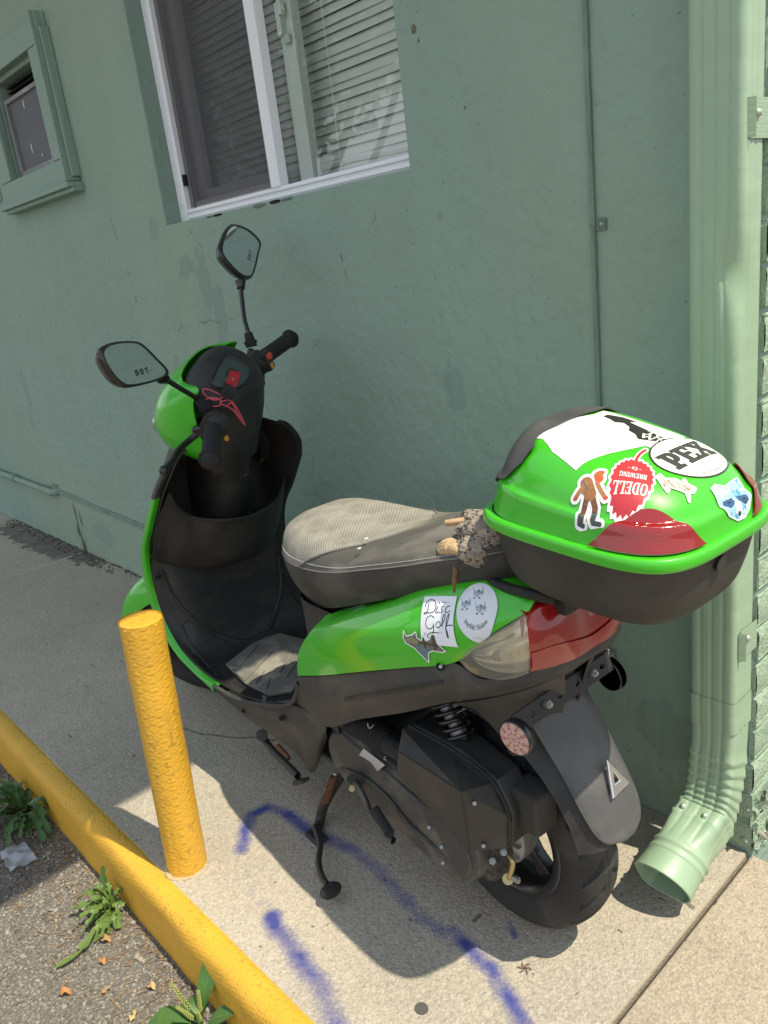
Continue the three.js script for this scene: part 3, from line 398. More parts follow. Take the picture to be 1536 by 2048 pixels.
function rimGeo(r, hw, n, turn) {
  const l = [latheZ([[r - 0.012, -hw], [r + 0.003, -hw * 1.03], [r + 0.004, -hw * 0.95], [r - 0.003, -hw * 0.86], [r - 0.008, -hw * 0.5], [r - 0.022, 0], [r - 0.008, hw * 0.5], [r - 0.003, hw * 0.86], [r + 0.004, hw * 0.95], [r + 0.003, hw * 1.03], [r - 0.012, hw], [r - 0.014, hw * 0.5], [r - 0.028, 0], [r - 0.014, -hw * 0.5], [r - 0.012, -hw]], 96)];
  for (let k = 0; k < n; k++) { const a = turn + k / n * Math.PI * 2, s = extr(poly([[0.02, -0.018], [r * 0.55, -0.011], [r - 0.018, -0.017], [r - 0.018, 0.017], [r * 0.55, 0.011], [0.02, 0.018]]), 0.022, 0.004); s.translate(0, 0, -0.011).rotateZ(a); l.push(s); }
  l.push(latheZ([[0, -0.03], [0.032, -0.03], [0.035, -0.02], [0.035, 0.02], [0.032, 0.03], [0, 0.03]], 32)); return merge(l);
}
{
  const c = V(0, 0.2, 0);
  const wh = P('rear_wheel', rimGeo(0.127, 0.038, 5, 0.35).translate(c.x, c.y, 0), G.gloss, 'black cast rear rim');
  part(wh, 'tyre', tyreGeo(0.195, 0.046, 0.127).translate(c.x, c.y, 0), G.tyre);
  const drum = [latheZ([[0, 0.066], [0.03, 0.066], [0.036, 0.06], [0.06, 0.052], [0.064, 0.046], [0.064, 0.02], [0.058, 0.016]], 48)];
  for (let k = 0; k < 14; k++) drum.push(box(0.03, 0.0022, 0.012, 0.046, 0, 0.054).rotateZ(k / 14 * Math.PI * 2));
  part(wh, 'brake_drum', merge(drum).translate(c.x, c.y, 0), G.alloy);
  P('brake_arm', merge([tube([Q(1010, 1700, 0.09), Q(1025, 1722, 0.098), Q(1022, 1745, 0.1), Q(1016, 1760, 0.1)], 0.0045, 20, 8).scale(1, 1, 1), capped(Q(1016, 1758, 0.095), Q(1016, 1758, 0.103), 0.009)]), G.brass, 'brass coloured brake lever arm');
  P('brake_adjuster', merge([capped(Q(1022, 1752, 0.098), Q(1038, 1763, 0.098), 0.004), capped(Q(1030, 1757, 0.098), Q(1036, 1761, 0.098), 0.006, 6)]), G.metal);
  for (const [x, y] of [[1007, 1704], [985, 1722]]) P('axle_bolt', merge([capped(Q(x, y, 0.095), Q(x, y, 0.106), 0.0062, 6), capped(Q(x, y, 0.104), Q(x, y, 0.110), 0.0034, 10)]), G.metal);
  // front wheel, turned with the bars
  const fc = [0.384, -0.694], tf = new THREE.Matrix4().makeTranslation(-fc[0], fc[1], 0);
  const fw = P('front_wheel', steer(rimGeo(0.127, 0.034, 5, 0.1).applyMatrix4(tf)), G.gloss, 'black cast front rim');
  part(fw, 'tyre', steer(tyreGeo(0.2, 0.042, 0.127).applyMatrix4(tf)), G.tyre);
  const disc = new THREE.Shape(); disc.absarc(0, 0, 0.084, 0, Math.PI * 2); { const h = new THREE.Path(); h.absarc(0, 0, 0.05, 0, Math.PI * 2); disc.holes.push(h); } for (let k = 0; k < 24; k++) { const a = k / 24 * Math.PI * 2, r = k % 2 ? 0.074 : 0.063, h = new THREE.Path(); h.absarc(Math.cos(a) * r, Math.sin(a) * r, 0.0032, 0, Math.PI * 2); disc.holes.push(h); }
  part(fw, 'brake_disc', steer(extr(disc, 0.004, 0.0004, 1, 24).translate(0, 0, 0.048).applyMatrix4(tf)), G.metal, 'drilled steel brake disc');
  const legs = []; for (const s of [-1, 1]) legs.push([capped(new THREE.Vector3(-0.384, -0.70, s * 0.068), new THREE.Vector3(-0.335, -0.52, s * 0.068), 0.02), capped(new THREE.Vector3(-0.335, -0.52, s * 0.068), new THREE.Vector3(-0.24, -0.32, s * 0.068), 0.014)]);
  for (const l of legs) P('fork_leg', steer(merge(l)), G.black);
  P('brake_caliper', steer(rbox(0.05, 0.07, 0.04, 0.01, 3).translate(-0.30, -0.655, 0.052)), G.alloy);
  // front fender
  const rows = []; for (let i = 0; i <= 12; i++) { const a = lerp(20, 165, i / 12) * Math.PI / 180, R = 0.248 - 0.02 * sm(0.6, 1, i / 12), hw = 0.064 * Math.sin(Math.min(1, 0.25 + i / 6) * Math.PI / 2), r = []; for (let j = 0; j <= 8; j++) { const t = (j / 8 - 0.5) * 2, dip = 0.05 * Math.pow(Math.abs(t), 3) * sm(0, 0.25, i / 12); r.push(new THREE.Vector3(-(fc[0] + Math.cos(a) * (R - dip)), fc[1] + Math.sin(a) * (R - dip), t * hw)); } rows.push(r); }
  P('front_fender', steer(shell(patch(rows, 40, 20), 0.003)), G.green, 'glossy green front fender');
}
// ---- engine, drive and stands
{
  const c1 = [-0.302, 0.245], c2 = [-0.028, 0.2], r1 = 0.067, r2 = 0.067;
  const st = (k) => { const s = new THREE.Shape(), a = Math.atan2(c2[1] - c1[1], c2[0] - c1[0]); s.absarc(c2[0], c2[1], r2 * k, a - Math.PI / 2, a + Math.PI / 2); s.absarc(c1[0], c1[1], r1 * k, a + Math.PI / 2, a + Math.PI * 1.5); s.closePath(); return s; };
  const cov = P('transmission_cover', boxUV(merge([extr(st(1), 0.075, 0.016, 5, 24).translate(0, 0, 0.06), extr(st(0.84), 0.012, 0.006, 3, 24).translate(0, 0, 0.13)])), G.engine, 'dusty grey belt drive cover');
  part(cov, 'front_boss', merge([capped(V(0.375, 0.245, 0.1), V(0.352, 0.245, 0.105), 0.016)]), G.engine);
  const ridge = cr([Q(668, 1545, 0.143), Q(690, 1540, 0.145), Q(760, 1580, 0.146), Q(820, 1650, 0.146), Q(865, 1690, 0.144), Q(895, 1715, 0.14)]); part(cov, 'rib', new THREE.TubeGeometry(ridge, 40, 0.004, 8), G.engine);
  for (const [x, y] of [[858, 1655], [883, 1694], [886, 1726], [670, 1548]]) part(cov, 'bolt', merge([capped(Q(x, y, 0.134), Q(x, y, 0.146), 0.0032, 10), capped(Q(x, y, 0.145), Q(x, y, 0.147), 0.0022, 6)]), G.metal);
  part(cov, 'foil_label', patch([[Q(727, 1497, 0.1445), Q(718, 1510, 0.1435)], [Q(748, 1513, 0.1445), Q(740, 1523, 0.1435)], [Q(770, 1530, 0.1445), Q(755, 1543, 0.1435)]], 4, 3), std(0.42, 0.45, 0.5, { metalness: 0.4, roughness: 0.4 }), 'torn silver foil label');
  part(cov, 'gear_case', rbox(0.10, 0.10, 0.07, 0.02, 4).translate(-0.005, 0.19, 0.075), G.engine);
  P('engine_block', merge([rbox(0.2, 0.12, 0.12, 0.02, 3).translate(-0.33, 0.24, 0.0), rbox(0.1, 0.1, 0.1, 0.02, 3).translate(-0.43, 0.27, 0.0), ...[0, 1, 2, 3, 4].map((k) => box(0.004, 0.11, 0.12, -0.4 - k * 0.014, 0.27, 0))]), std(0.05, 0.05, 0.05, { roughness: 0.7 }));
  // air box
  const av = { A: Q(805, 1458, .132), K: Q(796, 1503, .163), B: Q(794, 1545, .150), N: Q(840, 1598, .156), C: Q(939, 1702, .150), D: Q(1012, 1697, .122), E: Q(1018, 1634, .118), F: Q(982, 1568, .122), G: Q(921, 1583, .180), H: Q(905, 1512, .128) };
  const flatFaces = (faces, back) => { const pos = [], loop = 'AKBNCDEFH'.split(''); for (const f of faces) for (let i = 1; i + 1 < f.length; i++) for (const k of [f[0], f[i], f[i + 1]]) pos.push(...av[k].toArray()); loop.forEach((k, i) => { const p = av[k], q = av[loop[(i + 1) % loop.length]], pb = p.clone().setZ(back), qb = q.clone().setZ(back); pos.push(...p.toArray(), ...pb.toArray(), ...q.toArray(), ...q.toArray(), ...pb.toArray(), ...qb.toArray()); }); const g = new THREE.BufferGeometry(); g.setAttribute('position', new THREE.Float32BufferAttribute(pos, 3)); g.computeVertexNormals(); return boxUV(g); };
  const a = P('air_box', flatFaces(['AKGH', 'HGF', 'KBNG', 'NCG', 'GCDEF'].map((f) => f.split('')), 0.115), G.case, 'faceted black air filter box');
  const lp2 = 'AKBNCDEFH'.split('').map((k) => [av[k].x + 0.003, av[k].y + 0.003]);
  part(a, 'lid_seam', boxUV(extr(poly(lp2), 0.05, 0.004, 2).translate(0.003, 0.003, 0.066)), G.black); part(a, 'edge_bead', merge([tube(['A', 'H', 'F', 'E', 'D'].map((k) => av[k].clone().setZ(0.118)), 0.0028, 40, 6)]), G.black);
  part(a, 'crease', merge([[av.K, av.G], [av.G, av.C], [av.G, av.F]].map(([p, q]) => capped(p, q, 0.0016, 8))), G.case);
  for (const [x, y] of [[949, 1607], [967, 1692]]) part(a, 'screw', merge([capped(Q(x, y, 0.135), Q(x, y, y > 1650 ? 0.146 : 0.168), 0.0032, 8)]), G.alloy);
  part(a, 'spout', rbox(0.06, 0.07, 0.05, 0.008, 2).translate(0.118, 0.33, 0.075), G.case);
  const hs = cr([Q(690, 1440, 0.12), Q(735, 1462, 0.13), Q(780, 1492, 0.135), Q(812, 1512, 0.135)]), hose = new THREE.TubeGeometry(hs, 120, 0.018, 16); { const p = hose.attributes.position, n = hose.attributes.normal; for (let i = 0; i <= 120; i++) { const d = i > 18 && i < 92 ? 0.0032 * Math.cos(i * 0.95) : i >= 92 ? -0.002 : 0; for (let j = 0; j <= 16; j++) { const k = i * 17 + j; p.setXYZ(k, p.getX(k) + n.getX(k) * d, p.getY(k) + n.getY(k) * d, p.getZ(k) + n.getZ(k) * d); } } hose.computeVertexNormals(); }
  P('intake_hose', hose, G.rubber, 'corrugated rubber intake hose');
  P('hose_clip', merge([tube([Q(772, 1512, 0.15), Q(768, 1518, 0.153), Q(774, 1520, 0.153)], 0.0012, 12, 5), tube([Q(735, 1446, 0.15), Q(738, 1456, 0.152), Q(748, 1450, 0.152)], 0.0012, 12, 5)]), G.metal);
  // shock absorber
  const s0 = Q(886, 1400, 0.085), s1 = Q(948, 1526, 0.085), dir = s1.clone().sub(s0), e1 = new THREE.Vector3(dir.y, -dir.x, 0).normalize(), pts = [];
  for (let k = 0; k <= 120; k++) { const t = k / 120, an = t * 8 * Math.PI * 2; pts.push(s0.clone().addScaledVector(dir, t).addScaledVector(e1, Math.cos(an) * 0.021).add(new THREE.Vector3(0, 0, Math.sin(an) * 0.021))); }
  const sh = P('rear_shock', merge([capped(s0, s1, 0.011), capped(s0.clone().addScaledVector(dir, 0.45), s0.clone().addScaledVector(dir, 0.62), 0.014)]), G.alloy); part(sh, 'spring', new THREE.TubeGeometry(cr(pts), 240, 0.0042, 7), G.gloss);
  // kick starter
  const ks = P('kick_starter', tube([Q(702, 1560, 0.155), Q(718, 1575, 0.17), Q(732, 1605, 0.175), Q(740, 1628, 0.175), Q(765, 1660, 0.178), Q(787, 1682, 0.18)], 0.0062, 40, 8), G.metal.clone(), 'folded kick start lever'); ks.material.color.setRGB(0.11, 0.105, 0.1); ks.material.roughness = 0.5;
  part(ks, 'pedal', merge([capped(Q(748, 1616, 0.186), Q(778, 1664, 0.188), 0.0085, 14), capped(Q(778, 1664, 0.17), Q(778, 1664, 0.19), 0.0095, 14)]), G.rubber); part(ks, 'hub', merge([capped(Q(703, 1558, 0.14), Q(703, 1558, 0.166), 0.009, 12), capped(Q(716, 1560, 0.14), Q(716, 1560, 0.158), 0.011, 16)]), G.black);
  part(ks, 'stop_rubber', capped(Q(704, 1577, 0.146), Q(704, 1577, 0.152), 0.006, 14), G.brass);
  // centre stand
  const stl = std(0.045, 0.043, 0.042, { roughness: 0.5, metalness: 0.3 });
  const foot = QY(632, 1668, 0.012), cs = P('centre_stand', merge([tube([V(0.40, 0.15, 0.085), Q(648, 1610, 0.125), Q(640, 1640, 0.138), foot], 0.011, 20, 10), tube([V(0.40, 0.15, -0.085), new THREE.Vector3(foot.x, 0.012, -foot.z)], 0.011, 12, 10), capped(V(0.40, 0.15, -0.085), V(0.40, 0.15, 0.085), 0.012), rbox(0.05, 0.012, 0.03, 0.004).translate(foot.x, 0.0065, foot.z), rbox(0.05, 0.012, 0.03, 0.004).translate(foot.x, 0.0065, -foot.z)]), stl, 'black steel centre stand standing on the sidewalk');
  part(cs, 'foot_lever', tube([foot.clone().add(new THREE.Vector3(0, 0.02, 0)), QY(640, 1690, 0.032), QY(637, 1725, 0.035), QY(645, 1755, 0.036), QY(655, 1770, 0.036)], 0.0065, 30, 8), stl);
  const pd = QY(661, 1778, 0.036); part(cs, 'lever_pad', new THREE.SphereGeometry(0.018, 20, 14).scale(0.95, 0.6, 1.25).translate(pd.x, pd.y - 0.003, pd.z), G.rubber, 'black rubber foot pad');
  part(cs, 'spring', (() => { const a0 = Q(668, 1553, 0.115), a1 = Q(650, 1605, 0.13), d = a1.clone().sub(a0), q = []; for (let k = 0; k <= 90; k++) { const t = k / 90; q.push(a0.clone().addScaledVector(d, t).add(new THREE.Vector3(Math.cos(t * 75) * 0.0075, 0, Math.sin(t * 75) * 0.0075))); } return new THREE.TubeGeometry(cr(q), 220, 0.0019, 5); })(), G.rust, 'rusty return spring');
  // side stand, folded up
  const sd = P('side_stand', merge([tube([Q(522, 1470, 0.13), Q(545, 1500, 0.135), Q(575, 1530, 0.14), Q(596, 1552, 0.145)], 0.0085, 20, 8), rbox(0.055, 0.008, 0.022, 0.003).rotateZ(0.55).translate(...Q(602, 1562, 0.146).toArray()), capped(Q(524, 1470, 0.115), Q(524, 1470, 0.14), 0.014, 12)]), stl, 'folded side stand'); part(sd, 'spring', capped(Q(556, 1492, 0.125), Q(578, 1516, 0.128), 0.006, 10), G.rust);
}
// ---- tail bodywork
const two = (name, g, m, label) => { const a = P(name, g, m, label); P(name, mirror(g), m, label); return a; };
const panelRows = [
  [[598, 1350, .150], [597, 1330, .152], [600, 1305, .152], [612, 1280, .150], [632, 1255, .142], [655, 1232, .120]],
  [[650, 1349, .158], [650, 1320, .163], [655, 1290, .163], [670, 1260, .156], [695, 1235, .142], [715, 1215, .110]],
  [[730, 1341, .162], [735, 1305, .166], [745, 1270, .163], [760, 1240, .152], [780, 1212, .135], [790, 1190, .100]],
  [[820, 1333, .160], [825, 1295, .162], [835, 1255, .155], [850, 1215, .140], [865, 1180, .120], [870, 1150, .085]],
  [[915, 1320, .142], [925, 1285, .145], [935, 1245, .138], [945, 1205, .122], [955, 1165, .100], [960, 1130, .065]],
  [[985, 1266, .125], [990, 1245, .122], [995, 1220, .112], [1003, 1190, .098], [1010, 1165, .080], [1015, 1140, .050]],
  [[1060, 1222, .098], [1066, 1210, .092], [1072, 1200, .085], [1080, 1190, .075], [1085, 1180, .060], [1090, 1165, .030]]].map((r) => r.map((p) => Q(...p)));
const sidePanel = two('side_panel', shell(patch(panelRows, 48, 28), 0.0028), G.green, 'glossy green side panel');
{
  const topL = panelRows.map((r) => r[5]); P('tail_cover', patch(topL.map((p) => [p, new THREE.Vector3(p.x, p.y + 0.004, p.z * 0.4), new THREE.Vector3(p.x, p.y + 0.004, -p.z * 0.4), new THREE.Vector3(p.x, p.y, -p.z)]), 30, 12), G.green);
  const low = [[[598, 1353, .148], [592, 1385, .156], [592, 1412, .150]], [[650, 1352, .156], [645, 1400, .166], [648, 1452, .150]], [[730, 1344, .160], [726, 1390, .170], [722, 1438, .153]], [[820, 1336, .158], [816, 1380, .166], [812, 1424, .150]], [[908, 1326, .143], [905, 1368, .150], [902, 1404, .136]], [[962, 1359, .136], [972, 1378, .134], [985, 1393, .120]], [[1055, 1346, .103], [1060, 1360, .102], [1068, 1372, .094]], [[1130, 1322, .055], [1133, 1336, .055], [1135, 1347, .048]], [[1184, 1296, .0], [1185, 1306, .0], [1181, 1316, .0]]].map((r) => r.map((p) => Q(...p)));
  const lp = two('lower_side_panel', shell(patch(low, 60, 16), 0.003), G.grey, 'dusty charcoal lower tail panel');
  part(lp, 'recess_slot', patch([[Q(686, 1396, .1715), Q(688, 1403, .1705)], [Q(760, 1384, .1735), Q(762, 1391, .1725)], [Q(830, 1372, .1675), Q(832, 1379, .166)], [Q(884, 1362, .1565), Q(886, 1369, .155)]], 20, 4), G.black);
  part(lp, 'screw_hole', capped(Q(880, 1333, .147), Q(880, 1333, .154), 0.006, 14), G.hole); part(lp, 'screw', capped(Q(881, 1333, .152), Q(881, 1333, .156), 0.003, 8), G.metal);
  const fx = part(sidePanel, 'fixing_cup', latheZ([[0.0105, 0.002], [0.0095, 0.0035], [0.0075, 0.002], [0.006, -0.001]], 24).applyQuaternion(new THREE.Quaternion().setFromUnitVectors(new THREE.Vector3(0, 0, 1), new THREE.Vector3(0.05, 0.35, 0.93).normalize())).translate(...Q(718, 1263, .158).toArray()), G.green); part(sidePanel, 'fixing_screw', latheZ([[0, 0.003], [0.004, 0.002], [0.0055, -0.001]], 16).applyQuaternion(new THREE.Quaternion().setFromUnitVectors(new THREE.Vector3(0, 0, 1), new THREE.Vector3(0.05, 0.35, 0.93).normalize())).translate(...Q(719, 1262, .159).toArray()), G.chrome);
  // lamps
  const lens = [[[917, 1317, .143], [919, 1321, .143], [922, 1326, .142]], [[940, 1296, .141], [940, 1322, .143], [943, 1346, .138]], [[985, 1268, .129], [988, 1315, .134], [990, 1359, .129]], [[1020, 1247, .119], [1024, 1300, .125], [1026, 1357, .119]], [[1050, 1228, .107], [1056, 1288, .113], [1058, 1346, .104]]].map((r) => r.map((p) => Q(...p)));
  const lz = two('turn_signal', patch(lens, 30, 18), G.clear, 'clear rear turn signal lens');
  const inside = (r, d) => r.map((row) => row.map((p) => new THREE.Vector3(p.x, p.y, p.z - d)));
  for (const s of [1, -1]) { const g = patch(inside(lens, 0.022), 10, 8); P('lamp_reflector', s > 0 ? g : mirror(g), std(0.8, 0.74, 0.6, { metalness: 0.5, roughness: 0.28, bumpMap: rep(tex(64, 64, (u, v) => 0.5 + 0.25 * Math.sin(v * Math.PI * 8) + 0.25 * Math.sin(u * Math.PI * 4), { srgb: false }), 14), bumpScale: 0.004 })); }
  for (const s of [1, -1]) { const c = Q(1003, 1310, .116); P('signal_bulb', capped(new THREE.Vector3(c.x - 0.02, c.y - 0.01, s * (c.z - 0.01)), new THREE.Vector3(c.x + 0.006, c.y + 0.002, s * c.z), 0.011, 16, 0.008), phy(0.5, 0.42, 0.3, { roughness: 0.2, clearcoat: 1 })); }
  const tl = [[[1052, 1232, .107], [1058, 1288, .111], [1060, 1344, .102]], [[1095, 1208, .075], [1105, 1270, .083], [1108, 1333, .072]], [[1140, 1206, .038], [1150, 1262, .043], [1150, 1318, .036]], [[1172, 1213, .0], [1184, 1255, .0], [1182, 1296, .0]]].map((r) => r.map((p) => Q(...p)));
  const fullTl = [...tl, ...tl.slice(0, -1).reverse().map((r) => r.map((p) => new THREE.Vector3(p.x, p.y, -p.z)))];
  const t = P('tail_light', patch(fullTl, 48, 20), G.red, 'wide red tail light');
  part(t, 'lower_reflector', patch(fullTl.map((r) => [r[1].clone().lerp(r[2], 0.3).add(new THREE.Vector3(0.0035, 0, 0)), r[1].clone().lerp(r[2], 0.62).add(new THREE.Vector3(0.0045, 0, 0)), r[2].clone().lerp(r[1], 0.06).add(new THREE.Vector3(0.0035, 0, 0))]), 48, 8), G.redDeep, 'dark red reflector strip');
  part(t, 'top_lens', patch(fullTl.map((r) => [r[0].clone(), new THREE.Vector3(r[0].x - 0.02, r[0].y + 0.006, r[0].z * 0.95), new THREE.Vector3(r[0].x - 0.045, r[0].y + 0.008, r[0].z * 0.9)]), 40, 6), G.redDeep);
  P('lamp_backing', patch(fullTl.map((r) => r.map((p) => new THREE.Vector3(p.x - 0.02, p.y, p.z * 0.93))), 24, 8), std(0.5, 0.1, 0.08, { metalness: 0.3, roughness: 0.4 }));
  P('plate_lamp', rbox(0.05, 0.022, 0.06, 0.004).translate(...Q(1105, 1362, 0.01).toArray()), phy(0.4, 0.38, 0.36, { roughness: 0.2, transmission: 0.5, thickness: 0 }));
  // under-tail, inner fender, mudguard
  P('under_tail', patch([[-0.42, 0.30, 0.13], [-0.3, 0.35, 0.135], [-0.15, 0.42, 0.14], [0.0, 0.49, 0.13], [0.1, 0.545, 0.11], [0.18, 0.575, 0.06]].map(([x, y, z]) => [new THREE.Vector3(x, y, z), new THREE.Vector3(x, y + 0.02, 0), new THREE.Vector3(x, y, -z)]), 24, 8), G.black);
  const inf = []; for (let i = 0; i <= 10; i++) { const a = lerp(-20, 95, i / 10) * Math.PI / 180, R = 0.245, r = []; for (let j = 0; j <= 6; j++) { const t = (j / 6 - 0.5) * 2; r.push(new THREE.Vector3(Math.cos(a) * (R - 0.03 * Math.abs(t) ** 4) - 0.012, 0.225 + Math.sin(a) * (R - 0.03 * Math.abs(t) ** 4), t * 0.068)); } inf.push(r); }
  P('inner_fender', shell(patch(inf.slice(3), 30, 16), 0.003), G.black);
  const skirt = [[Q(905, 1408, .118), Q(950, 1420, .105), Q(1000, 1470, .09)], [Q(985, 1396, .112), Q(1005, 1440, .1), Q(1025, 1510, .085)], [Q(1062, 1376, .075), Q(1068, 1430, .062), Q(1062, 1500, .055)], [Q(1130, 1350, .03), Q(1130, 1400, .02), Q(1115, 1460, .02)]]; two('fender_skirt', shell(patch(skirt, 20, 12), 0.003), G.grey);
  const mg = [[-0.080, 0.575, 0.06, 0.03], [-0.108, 0.53, 0.066, 0.028], [-0.150, 0.46, 0.064, 0.024], [-0.190, 0.395, 0.06, 0.02], [-0.219, 0.340, 0.058, 0.016], [-0.231, 0.312, 0.052, 0.012], [-0.236, 0.298, 0.040, 0.008], [-0.238, 0.292, 0.02, 0.003]].map(([f, y, hw, w]) => [-1, -0.88, -0.5, 0, 0.5, 0.88, 1].map((t) => V(f + w * Math.pow(Math.abs(t), 3), y + 0.01 * t * t * 0, t * hw)));
  const md = P('rear_mudguard', shell(patch(mg, 40, 28), 0.0035), std(1, 1, 1, { map: rep(dustTex(0.07, 0.07, 0.073, [0.13, 0.125, 0.118], 0.6, 425), 4), roughness: 0.5, bumpMap: rep(grain, 10), bumpScale: 0.0004 }), 'long grey plastic rear mudguard blade');
  const em = poly([[0, 0.030], [-0.021, -0.022], [0.021, -0.022]]); { const h = new THREE.Path(); h.moveTo(0.001, 0.008); h.lineTo(-0.006, -0.006); h.lineTo(0.005, -0.008); h.closePath(); em.holes.push(h); }
  const eb = extr(em, 0.005, 0.002, 2); eb.rotateZ(0.1).rotateY(Math.PI / 2).rotateZ(0.38); part(md, 'emblem', eb.translate(0.2075, 0.378, -0.006), G.chrome, 'chrome triangle emblem');
  // plate bracket with side reflectors
  const bl = Q(1022, 1448, 0.132), br = Q(1214, 1318, -0.095), bd = br.clone().sub(bl), bs = new THREE.Shape(); bs.moveTo(0, -0.016); bs.lineTo(bd.length(), -0.016); bs.lineTo(bd.length(), 0.014); bs.lineTo(0, 0.014); bs.closePath();
  for (const t of [0.16, 0.44, 0.62, 0.9]) { const h = new THREE.Path(); h.absellipse(bd.length() * t, -0.001, 0.006, 0.0036, 0, Math.PI * 2); bs.holes.push(h); }
  const q = new THREE.Quaternion().setFromUnitVectors(new THREE.Vector3(1, 0, 0), bd.clone().normalize());
  const bg = extr(bs, 0.003, 0.0006, 1); bg.rotateX(-0.35).applyQuaternion(q).translate(bl.x + 0.004, bl.y, bl.z); const pb = P('plate_bracket', bg, std(0.028, 0.028, 0.03, { roughness: 0.45, metalness: 0.3 }), 'black slotted plate bracket');
  part(pb, 'end_tab', rbox(0.03, 0.034, 0.003, 0.001).translate(br.x - 0.012, br.y, br.z - 0.002), G.metal);
  for (const t of [0.3, 0.78]) { const c = bl.clone().addScaledVector(bd, t); part(pb, 'bolt', merge([capped(c.clone().add(new THREE.Vector3(0.004, 0, 0)), c.clone().add(new THREE.Vector3(0.014, 0.003, 0)), 0.006, 6), capped(c.clone().add(new THREE.Vector3(0.01, 0.002, 0)), c.clone().add(new THREE.Vector3(0.018, 0.004, 0)), 0.003, 10)]), G.alloy); }
  for (const [cx, cy, z, s] of [[1030, 1477, 0.142, 1], [1226, 1345, -0.108, -1]]) { const c = Q(cx, cy, z); const rf = P('side_reflector', latheZ([[0, -0.012], [0.0255, -0.012], [0.0265, -0.004], [0.0265, 0.001], [0.0245, 0.002]], 40).scale(1, 1, s).rotateY(s > 0 ? 0.12 : -0.1).translate(c.x, c.y, c.z), s > 0 ? G.gloss : G.alloy, s > 0 ? 'round red reflector with scuffed face' : 'round reflector seen from its back'); part(rf, 'lens', latheZ([[0, 0.0035], [0.018, 0.003], [0.0245, 0.0012]], 40).scale(1, 1, s).rotateY(s > 0 ? 0.12 : -0.1).translate(c.x, c.y, c.z), std(1, 1, 1, { map: rep(tex(256, 256, (u, v) => { const k = sm(0.6, 0.75, fbm(u * 9, v * 5, 461, 4, 1)), m = 0.6 + 0.4 * ((Math.floor(u * 60) + Math.floor(v * 60)) % 2); return [lerp(0.42 * m, 0.6, k), lerp(0.07 * m, 0.45, k), lerp(0.05 * m, 0.4, k)]; }), 1), roughness: 0.3 })); }
}
